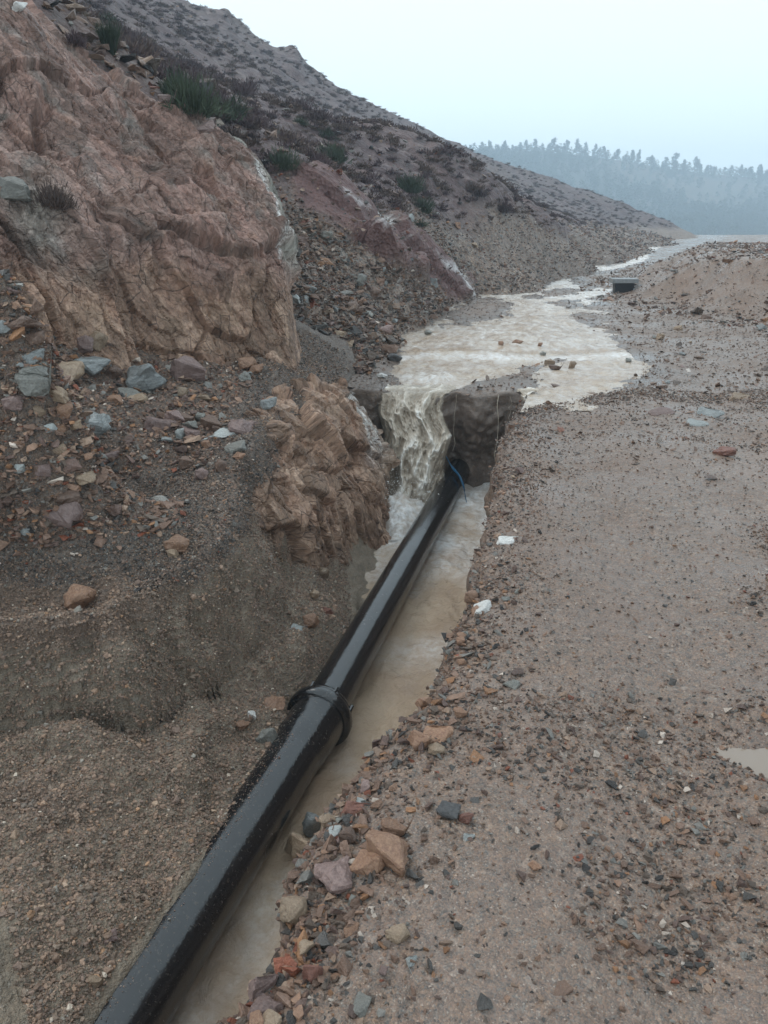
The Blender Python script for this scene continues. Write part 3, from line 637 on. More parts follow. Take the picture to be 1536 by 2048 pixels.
def build_hill():
    az = np.linspace(R(-52), R(25.5), 640)
    rs = [7.6]
    while rs[-1] < 150: rs.append(rs[-1] * 1.0066)
    rs = np.array(rs); A, RR = np.meshgrid(az, rs); x = (np.sin(A) * RR).ravel(); y = (np.cos(A) * RR).ravel(); r = RR.ravel()
    z = zhill(x, y); p = np.stack([x, y, z], 1)
    pp_ = topx(p); mar = smooth(-10, 8, polydist(pp_[:, 0], pp_[:, 1], MAROON) + 14 * fbm(p, 1.2, 3, s=101)) * (r < 24)
    zone = smooth(-.4, .5, z - np.interp(r, [8, 12, 16, 20, 26, 30, 45, 70, 100], [2.3, 2.2, 2.0, 1.6, 2.0, 1.5, 1.6, 1.5, 1.5]) + .5 * fbm(p, .7, 3, s=102)) * (1 - mar)
    oran = np.exp(-((x - np.interp(y, [20, 30], [3.0, 5.6])) / 1.1) ** 2) * smooth(19, 21, y) * (1 - smooth(31, 38, y)) + .7 * smooth(36, 44, y) * (1 - smooth(.8, 2.6, z)) + .5 * np.exp(-((x + .2) ** 2 / .5 + (y - 13.2) ** 2 / 1.5))
    oran = np.maximum(oran, .85 * smooth(-8, 8, polydist(pp_[:, 0], pp_[:, 1], [(930, 445), (1000, 412), (1060, 432), (1110, 465), (1200, 490), (1290, 488), (1200, 528), (1100, 562), (1000, 584), (940, 578)]) + 12 * fbm(p, .8, 3, s=111)) * (r > 18) * (r < 70))
    q = rot_strata(p, R(35), R(20)) * np.array([1, 1, .45])
    amp = np.clip(r / 14, .5, 2.2)
    d = (.10 * fbm(p, .45, 4, s=103) * amp) * smooth(0, .6, z - .1) + .02 * fbm(p, 5, 3, s=104)
    h, e = plates(q, .9, .34, .3, 105, 60.); d = d + mar * (h + .1 - .1 * (1 - smooth(0, .12, e)))
    h, e = plates(q, 2.6, .10, .2, 106); d = d + (mar + .6 * np.clip(oran, 0, 1) * (r < 45)) * h
    f1, f2, o_, rid = voro(p * 4.2, 107); d = d + (1 - mar) * (1 - zone * .5) * .07 * (rid - .45) * smooth(.02, .3, f2 - f1) * (r < 40)
    f1, f2, o_, rid = voro(p * 1.5, 108); d = d + zone * .2 * (1 - smooth(35, 55, r)) * np.maximum(rid - .55, 0) * smooth(.05, .4, f2 - f1) * np.clip(r / 22, .5, 1.3)
    crag = np.exp(-((A.ravel() - math.atan2(*P(585, 110, Y=74)[:2])) / .012) ** 2) + np.exp(-((A.ravel() - math.atan2(*P(440, 33, Y=68)[:2])) / .02) ** 2) * .8
    d = d + crag * smooth(60, 66, r) * (1 - smooth(80, 90, r)) * (.35 + .6 * np.abs(fbm(p, .5, 3, s=109)))
    n = grid_normals(p.reshape(RR.shape + (3,))).reshape(-1, 3); n *= np.sign(n[:, 2:3] + 1e-9)
    p = p + n * d[:, None]
    # pale quartz along the upper edge of the maroon outcrop
    wl = np.array([(690, 385), (745, 418), (790, 448), (815, 470), (840, 482), (880, 512), (925, 548), (950, 590)], float); pq = topx(p)
    dl = np.full(len(x), 99.)
    for a, b in zip(wl[:-1], wl[1:]):
        ab = b - a; t = np.clip(((pq[:, 0] - a[0]) * ab[0] + (pq[:, 1] - a[1]) * ab[1]) / (ab @ ab), 0, 1); dl = np.minimum(dl, np.hypot(pq[:, 0] - a[0] - t * ab[0], pq[:, 1] - a[1] - t * ab[1]))
    dl = dl * .018 + (r > 24)
    white = smooth(.14, .03, dl + .12 * fbm(p, 3, 3, s=110)) * .85 * smooth(-.25, .25, fbm(p, 1.1, 2, s=112))
    o = mesh_obj('hillside', p, grid_faces(len(rs), len(az)), MT['hill'], False, attrs=dict(zone=zone, maroon=mar, orange=np.clip(oran, 0, 1), white=white))
    tag(o, 'dark heath covered hillside with scree and a maroon rock band above the stream', 'hill', kind='structure')
    return p.reshape(RR.shape + (3,)), az, rs, zone.reshape(RR.shape), mar.reshape(RR.shape)
HILL, HAZ, HRS, HZONE, HMAR = build_hill()
def hill_pt(x, y):
    a = np.interp(np.arctan2(x, y), HAZ, np.arange(len(HAZ))); r = np.interp(np.hypot(x, y), HRS, np.arange(len(HRS)))
    return HILL[np.round(r).astype(int), np.round(a).astype(int)]

# ------------------------------------------------------------------ far valley and wooded ridge
def build_far():
    m = M('far_ground'); n = m.noise(.03, 5, .6)
    mat = m.out(m.mix(m.ramp(n, [(.4, 0.), (.6, 1.)]), (.05, .055, .045), (.10, .082, .066)), .9, None, .1)
    m2 = M('pale_valley_soil'); n = m2.noise(.06, 5, .6)
    mat2 = m2.out(m2.mix(m2.ramp(n, [(.4, 0.), (.6, 1.)]), (.17, .115, .095), (.24, .17, .145)), .9, None, .1)
    # valley floor
    xs = np.linspace(-200, 800, 90); ys = np.linspace(95, 700, 110)
    X, Y = np.meshgrid(xs, ys); p = np.stack([X.ravel(), Y.ravel(), 0 * X.ravel()], 1)
    p[:, 2] = -3.2 + .5 * fbm(p, .02, 3, s=120) - 2.0 * smooth(100, 130, p[:, 1])
    tag(mesh_obj('valley_ground', p, grid_faces(110, 90), mat2, True), 'pale bare valley ground beyond the end of the road', 'ground', kind='structure')
    # ridge
    rid = np.array([P(u, v, Y=520 + (u - 950) * .05) for u, v in [(500, 330), (800, 312), (950, 306), (1050, 304), (1150, 308), (1250, 322), (1350, 338), (1450, 350), (1536, 357), (1700, 372), (2000, 400), (2500, 440), (3000, 468)]])
    nu, nv = 300, 120
    C = catmull(rid, nu); k = np.linspace(0, 1, nv)
    V = np.zeros((nv, nu, 3))
    for i, t in enumerate(k):
        if t < .75:
            s = t / .75; V[i] = C; V[i, :, 1] = C[:, 1] - 230 * (1 - s); V[i, :, 0] = C[:, 0] - 45 * (1 - s); V[i, :, 2] = -14 + (C[:, 2] + 14) * (.55 * s + .45 * s ** 2) 
        else:
            s = (t - .75) / .25; V[i] = C; V[i, :, 1] = C[:, 1] + 120 * s; V[i, :, 2] = C[:, 2] - 45 * s ** 1.5
    p = V.reshape(-1, 3); p[:, 2] += 3.0 * fbm(p, .016, 4, s=121) * np.repeat(np.sin(np.clip(k / .75, 0, 1) * math.pi), nu)
    tag(mesh_obj('wooded_hill', p, grid_faces(nv, nu), mat, True), 'far wooded hill fading into the rain haze', 'hill', kind='structure')
    return V, C, p.reshape(nv, nu, 3)
RV, RIDGE, RP = build_far()

# ------------------------------------------------------------------ water
def build_water():
    # trench water round the pipe
    ys = np.arange(.2, HEADY + .12, .022); nc = 60
    x0 = pipex(ys) - .45; x1 = np.where(ys < 7.9, lipx(np.minimum(ys, 7.9)) + .1, 1.6)
    x0 = np.where(ys > 6.4, np.minimum(x0, -.55), x0)
    f = np.linspace(0, 1, nc); X = x0[:, None] + (x1 - x0)[:, None] * f[None]; Y = np.repeat(ys[:, None], nc, 1)
    p = np.stack([X.ravel(), Y.ravel(), 0 * X.ravel()], 1)
    q = p * np.array([1.6, .8, 1]); y = p[:, 1]
    p[:, 2] = WATER_Z - .012 * (7.5 - y) + .020 * fbm(q, 3.6, 4, s=130) + .011 * fbm(q, 12, 3, s=131)
    head = smooth(5.2, 7.2, y); p[:, 2] += head * (.03 * fbm(p, 6, 3, s=132) + .02)
    foam = np.clip(smooth(5.2, 7.2, y + .8 * fbm(p, 1.6, 3, s=133)) * .9 + .02 + .35 * fbm(q, 2.5, 3, s=134), 0, 1)
    o = mesh_obj('trench_water', p, grid_faces(len(ys), nc), MT['water'], True, attrs=dict(foam=foam))
    tag(o, 'muddy tan water running along the trench beside the pipe', 'water', kind='structure')
    # stream over the road
    ys = [7.15]
    while ys[-1] < 75: ys.append(ys[-1] + .0042 * ys[-1])
    ys = np.array(ys); nc = 420
    x0 = np.interp(ys, [7, 9, 12, 20, 30, 60, 75], [-.5, -.9, -.7, .6, 3.5, 15, 20]); x1 = np.interp(ys, [7, 8, 10, 12, 20, 30, 60, 75], [2.3, 3.2, 4.4, 4.6, 7, 11, 25, 32])
    f = np.linspace(0, 1, nc); X = x0[:, None] + (x1 - x0)[:, None] * f[None]; Y = np.repeat(ys[:, None], nc, 1)
    p = np.stack([X.ravel(), Y.ravel(), 0 * X.ravel()], 1); x, y = p[:, 0], p[:, 1]
    sd = stream_sd(x, y)
    step = 10.55 + .12 * np.sin(x * 2.3)
    z = WZ + road_far(y) + .012 * fbm(p, 1.4, 3, s=140) + (.013 * fbm(p * np.array([1, .7, 1]), 5, 4, s=141) + .010 * fbm(p * np.array([1, .6, 1]), 14, 3, s=142)) * smooth(-.1, .25, sd)
    z = z + .028 * smooth(step - .05, step + .12, y) * smooth(.2, .8, sd)
    z = z + .03 * np.exp(-((y - step + .18) / .12) ** 2) * smooth(.2, .7, sd) * (.5 + fbm(p, 6, 3, s=143))
    boil = np.exp(-((x - .62) ** 2 / .10 + (y - 8.75) ** 2 / .06)); z = z + boil * (.05 + .04 * fbm(p, 8, 3, s=144))
    pour = smooth(HEADY + .45, HEADY - .05, y) * smooth(.72, .5, x)
    p[:, 2] = z
    foam = .30 + .14 * fbm(p * np.array([1, .6, 1]), 2.2, 3, s=145) + .26 * fbm(p * np.array([1, .45, 1]), 11, 3, s=146) + .5 * np.exp(-((y - step + .15) / .25) ** 2) + .3 * smooth(15, 22, y) + .35 * boil - .3 * np.exp(-((y - step - .25) / .2) ** 2) - .25 * pour
    F = grid_faces(len(ys), nc)
    keep = (sd[F] > -.35 - .02 * y[F]).any(1) & ((y[F] > HEADY - .03 + hwob(x[F]) + .24 * smooth(.04, .12, x[F]) * smooth(1.40, 1.34, x[F])) | (x[F] > lipx(np.minimum(y[F], 7.9)) + .06)).all(1)
    F = F[keep]; used = np.unique(F); mp = np.zeros(len(p), int); mp[used] = np.arange(len(used))
    o = mesh_obj('stream', p[used], mp[F], MT['water'], True, attrs=dict(foam=np.clip(foam, 0, 1)[used]))
    tag(o, 'foaming muddy stream spilling down the road into the trench', 'stream', kind='structure')
    # roadside puddle
    xs = np.linspace(.8, 2.8, 120); yy = np.linspace(1.7, 2.8, 60); X, Y = np.meshgrid(xs, yy)
    p = np.stack([X.ravel(), Y.ravel(), 0 * X.ravel() - .072], 1); sdp = polydist(p[:, 0], p[:, 1], PUDDLE)
    F = grid_faces(60, 120); F = F[(sdp[F] > -.3).any(1)]; used = np.unique(F); mp = np.zeros(len(p), int); mp[used] = np.arange(len(used))
    m = M('still_puddle'); n = m.noise(3, 3)
    o = mesh_obj('puddle', p[used], mp[F], m.out((.24, .19, .15), .06, m.bump(n, .05, .01), .5), True)
    tag(o, 'pale still muddy puddle on the gravel road', 'puddle', kind='structure')
    # waterfall: a thick sheet and broken veils in front of it
    root = empty('waterfall', P(815, 1015, z=-1.03)); tag(root, 'muddy waterfall pouring over the head of the trench', 'waterfall')
    loc = np.array(root.location)
    def sheet(name, l0, l1, b0, b1, ytop, ybot, seed, amp=1., zb=-1.3, nu=150, nv=230):
        U, T = np.meshgrid(np.linspace(0, 1, nu), np.linspace(0, 1, nv)); U = U.ravel(); T = T.ravel(); W_ = abs(l1 - l0)
        q = np.stack([U * W_, T * 1.25, 0 * U + seed], 1)
        edge_l = .05 * fbm(np.stack([0 * T, T * 5, T * 0 + seed], 1), 1, 3, s=154); edge_r = .07 * fbm(np.stack([0 * T, T * 5, T * 0 + seed + 7], 1), 1, 3, s=155)
        x = (l0 + (l1 - l0) * U) * (1 - T ** 1.2) + (b0 + (b1 - b0) * U) * T ** 1.2 + (edge_l * (1 - U) + edge_r * U) * smooth(.05, .3, T)
        y = ytop + (ybot - ytop) * T ** .8; z = WZ + .032 + (zb - WZ) * np.clip((T - .29) / .71, 0, 1) ** 1.25
        wq = q + .05 * np.stack([fbm(q, 5, 2, s=156), fbm(q, 5, 2, s=157), 0 * U], 1)
        b = 0; tot = 0
        for fr, am, st_ in ((6, 1., .55), (13, .55, .6), (29, .30, .7), (62, .15, .8)):
            b = b + am * (1 - np.abs(fbm(wq * np.array([1, st_, 1]), fr, 2, s=158 + fr)) * 1.6); tot += am
        b = b / tot                                                              # churned crests near 1, troughs near 0
        g = smooth(.02, .3, T); side = np.minimum(U, 1 - U)
        g = smooth(.24, .45, T); y = y - amp * .13 * (b - .45) * g - .05 * amp * np.sin(U * math.pi) * g; z = z + .03 * (b - .5)
        y = y + .12 * smooth(.10, .0, side) * g                                   # edges curl back to the wall
        aer = np.clip((b - .27) * 1.7 + .2 * smooth(.5, 1, T), 0, 1)
        so = np.clip(smooth(0, .05, side + .03 * (b - .4)) + smooth(.2, .1, T), 0, 1)
        mesh_obj(name, np.stack([x, y, z], 1) - loc, grid_faces(nv, nu), MT['fall'], True, root, dict(aer=aer, solid=so))
    sheet('water_sheet', .04, .78, -.17, .52, HEADY + .36, 7.20, 1.)
    sheet('side_spill', 1.42, 1.60, 1.36, 1.46, HEADY + .2, 7.66, 14., .4, -.6, 50, 90)
    for u, v0, v1, w_ in ((912, 788, 900, .0025), (997, 788, 975, .005), (1022, 792, 850, .002)):
        a = P(u, v0, Y=HEADY - .02); n = 30; k = np.linspace(0, 1, n); b = P(u - 6, v1, Y=HEADY - .09)
        c = a[None] + (b - a)[None] * k[:, None]; c[:, 0] += .012 * np.interp(k, np.linspace(0, 1, 9), rng.normal(size=9)); c[:, 1] -= .03
        ww = w_ * (.5 + .5 * np.abs(np.interp(k, np.linspace(0, 1, 12), rng.normal(size=12))))
        ring = np.array([(math.cos(t), math.sin(t), 0) for t in np.linspace(0, 2 * math.pi, 6, endpoint=False)])
        V = (c[:, None] + ring[None] * ww[:, None, None]).reshape(-1, 3)
        i = np.arange(n * 6).reshape(n, 6); F = np.stack([i[:-1], np.roll(i, -1, 1)[:-1], np.roll(i, -1, 1)[1:], i[1:]], -1).reshape(-1, 4)
        mesh_obj('trickle', V - loc, F, MT['fall'], True, root, dict(aer=np.full(len(V), .4), solid=np.ones(len(V))))
    # churned foam at the foot
    nu, nv = 90, 80; U, T = np.meshgrid(np.linspace(-.30, .62, nu), np.linspace(6.05, 7.5, nv)); p = np.stack([U.ravel(), T.ravel(), 0 * U.ravel()], 1)
    e = 1 - np.sqrt(((p[:, 0] - .12 - (p[:, 1] - 6.9) * .2) / .44) ** 2 + ((p[:, 1] - 6.98) / .62) ** 2)
    p[:, 2] = -1.14 + .36 * np.clip(e, -.2, .7) + (.045 * fbm(p, 7, 4, s=160) + .03 * np.abs(fbm(p, 14, 3, s=161))) * smooth(-.1, .2, e)
    mesh_obj('churned_foam', p - loc, grid_faces(nv, nu), MT['water'], True, root, dict(foam=np.clip(.95 + .4 * fbm(p, 9, 3, s=162), 0, 1)))
build_water()
n = 2200; q = rng.normal(size=(n, 3)) * np.array([.20, .20, .16]) + np.array([.14, 7.10, -.92]); q[:, 2] = np.maximum(q[:, 2], -1.0)

# ------------------------------------------------------------------ pipe
def lathe(profile, a, d, nseg=64, side_dirt=0.):
    d = d / np.linalg.norm(d); s = np.cross(d, [0, 0, 1.]); s /= np.linalg.norm(s); t = np.cross(s, d)
    ang = np.linspace(0, 2 * math.pi, nseg, endpoint=False)
    V = np.concatenate([a + d * q + r * (np.cos(ang)[:, None] * s + np.sin(ang)[:, None] * t) for q, r in profile])
    n = len(profile); i = np.arange(n * nseg).reshape(n, nseg)
    F = np.stack([i[:-1], np.roll(i, -1, 1)[:-1], np.roll(i, -1, 1)[1:], i[1:]], -1).reshape(-1, 4)
    return V, F
def build_pipe():
    root = empty('water_pipe', JOINT + np.array([0, 0, -.14])); tag(root, 'glossy black iron water pipe with a bolted joint lying in the flooded trench', 'pipe')
    loc = np.array(root.location)
    def part(name, prof, d):
        V, F = lathe(prof, JOINT, d)
        left = smooth(.02, -.10, V[:, 0] - pipex(V[:, 1])) * smooth(3.7, 3.3, V[:, 1])
        fb = fbm(V, 8, 3, s=170)
        o = mesh_obj(name, V - loc, F, MT['pipe'], True, root, dict(dirt=np.clip(left * .8 + .12 * fb, 0, 1)))
        return o
    R1, R2, RB = .126, .138, .152
    part('pipe_section', [(x, R1) for x in np.linspace(-.05, 4.9, 60)], d_far)
    part('pipe_section', [(x, R2) for x in np.linspace(.34, 3.6, 50)], d_near)
    part('socket', [(.0, R1 + .005), (.0, RB + .006), (.05, RB + .008), (.075, RB + .002), (.2, RB), (.27, RB - .002), (.33, R2 + .003), (.37, R2)], d_near)
    part('joint_flange', [(-.02, R1), (-.022, .172), (-.016, .182), (-.006, .187), (.022, .188), (.034, .184), (.040, .174), (.046, RB + .004)], d_near)
    part('gland_ring', [(.018, R1), (.020, .166), (.028, .170), (.050, .169), (.058, .160), (.085, .146), (.10, .138), (.104, R1)], d_far)
    # bolts round the gland
    d = d_far; s = np.cross(d, [0, 0, 1.]); s /= np.linalg.norm(s); t = np.cross(s, d)
    for k in range(8):
        an = k * math.pi / 4 + .3; c = JOINT + .176 * (math.cos(an) * s + math.sin(an) * t)
        V, F = lathe([(.0, .001), (.0, .010), (.05, .010), (.052, .001)], c + d * .012, d, 6)
        mesh_obj('bolt', V - loc, F, MT['pipe'], False, root, dict(dirt=np.zeros(len(V))))
build_pipe()
def build_strap():
    pts = np.array([P(u, v, Y=Y) for u, v, Y in [(884, 903, 7.76), (894, 917, 7.70), (906, 936, 7.60), (918, 951, 7.48), (927, 972, 7.40), (931, 995, 7.36), (935, 1013, 7.32), (940, 1030, 7.26)]])
    C = catmull(pts, 60); k = np.linspace(0, 1, 60)
    wd = np.interp(k, [0, .06, .18, .35, .7, .9, 1], [.014, .030, .020, .011, .009, .007, .012]); th = .003
    tan = np.gradient(C, axis=0); tan /= np.linalg.norm(tan, axis=1, keepdims=True)
    side = np.cross(tan, np.array([0.15, -1, .25])); side /= np.linalg.norm(side, axis=1, keepdims=True); up = np.cross(side, tan)
    tw = 1.1 * np.sin(k * 11) + .5; c, s = np.cos(tw)[:, None], np.sin(tw)[:, None]; sd = side * c + up * s; uu = -side * s + up * c
    ring = np.stack([C + sd * wd[:, None] + uu * th, C - sd * wd[:, None] + uu * th, C - sd * wd[:, None] - uu * th, C + sd * wd[:, None] - uu * th], 1)
    i = np.arange(240).reshape(60, 4); F = np.stack([i[:-1], np.roll(i, -1, 1)[:-1], np.roll(i, -1, 1)[1:], i[1:]], -1).reshape(-1, 4)
    o = mesh_obj('strap', ring.reshape(-1, 3), F, MT['blue'], True); tag(o, 'blue nylon strap hanging over the far end of the black pipe', 'strap')
build_strap()
def box(name, c, s, mat, parent, bev=.012, taper=1.):
    bm = bmesh.new(); bmesh.ops.create_cube(bm, size=1)
    for v in bm.verts: k = taper if v.co.z < 0 else 1.; v.co = Vector((v.co.x * s[0] * k, v.co.y * s[1] * k, v.co.z * s[2]))
    bmesh.ops.bevel(bm, geom=bm.edges[:], offset=bev, segments=2, affect='EDGES', profile=.6)
    me = bpy.data.meshes.new(name); bm.to_mesh(me); bm.free(); me.materials.append(mat)
    o = bpy.data.objects.new(name, me); col.objects.link(o); o.parent = parent; o.location = c
    return o
b0 = P(1245, 585, z=0.); b0[2] = float(zroad(b0[:1], b0[1:2])[0]) + .02
mk = empty('marker_block', b0); mk.rotation_euler[2] = R(-6); tag(mk, 'black block with a grey concrete cap standing on the road by the stream', 'marker')
box('body', (0, 0, .115), (.50, .42, .25), MT['black'], mk, .015, .88); box('cap', (0, 0, .297), (.66, .56, .11), MT['conc'], mk, .012)

# ------------------------------------------------------------------ loose stones
def hull(seed, n=13, dims=(1, 1, 1), rough=0):
    r = np.random.default_rng(seed); bm = bmesh.new()
    pts = r.uniform(-1, 1, (n, 3)); pts *= (1 / np.maximum(np.abs(pts).max(1), .6))[:, None] * r.uniform(.72, 1, (n, 1))
    for q in pts: bm.verts.new(Vector(q * .5 * np.array(dims)))
    g = bmesh.ops.convex_hull(bm, input=bm.verts[:])
    bmesh.ops.delete(bm, geom=[v for v in bm.verts if not v.link_faces], context='VERTS')
    if rough:
        bmesh.ops.bevel(bm, geom=bm.edges[:], offset=.03, segments=1, affect='EDGES')
        bmesh.ops.triangulate(bm, faces=bm.faces[:])
        bmesh.ops.subdivide_edges(bm, edges=[e for e in bm.edges if e.calc_length() > .2], cuts=3, use_grid_fill=True)
        bmesh.ops.triangulate(bm, faces=bm.faces[:])
        co = np.array([v.co[:] for v in bm.verts]); nn = np.array([v.normal[:] for v in bm.verts])
        dd = .05 * fbm(co + seed * 3.1, 4.5, 3, .6, s=seed)
        for v, a, b in zip(bm.verts, nn, dd): v.co += Vector(a * b)
    me = bpy.data.meshes.new('stone'); bm.to_mesh(me); bm.free()
    return me
BLOCK = [hull(200 + k, 15, (1, .9, .95), 1) for k in range(7)]
SLAB = [hull(300 + k, 16, (1, 1, .5), 1) for k in range(7)]
PEB = [hull(400 + k, 11, d) for k, d in enumerate([(1, .8, .6), (1, .9, .7), (1, .7, .45), (1, .6, .5), (1, .85, .35), (1, .9, .8), (1, .7, .7), (1, .55, .3)])]
bpy.context.view_layer.update(); DG = bpy.context.evaluated_depsgraph_get()
def cast(u, v):
    d = Vector(ray(u, v)).normalized()
    ok, loc, nor, idx, ob, mt = sc.ray_cast(DG, Vector((0, 0, CAMH)), d)
    return (loc, nor) if ok else (None, None)
MESHC = {}
def stone_at(name, loc, size, mat, label, group=None, slab=False, rot=None, seed=0, sink=.22, cat='stone'):
    src = (SLAB if slab else BLOCK)[seed % 7]; key = (src.name, mat)
    if key not in MESHC: me = src.copy(); me.materials.clear(); me.materials.append(MT[mat]); MESHC[key] = me
    o = bpy.data.objects.new(name, MESHC[key]); col.objects.link(o)
    o.scale = size; o.rotation_euler = rot or (random.uniform(-.35, .35), random.uniform(-.35, .35), random.uniform(0, 6.28))
    o.location = Vector(loc) + Vector((0, 0, size[2] * (.5 * (.5 if slab else 1.) - sink)))
    return tag(o, label, cat, group)
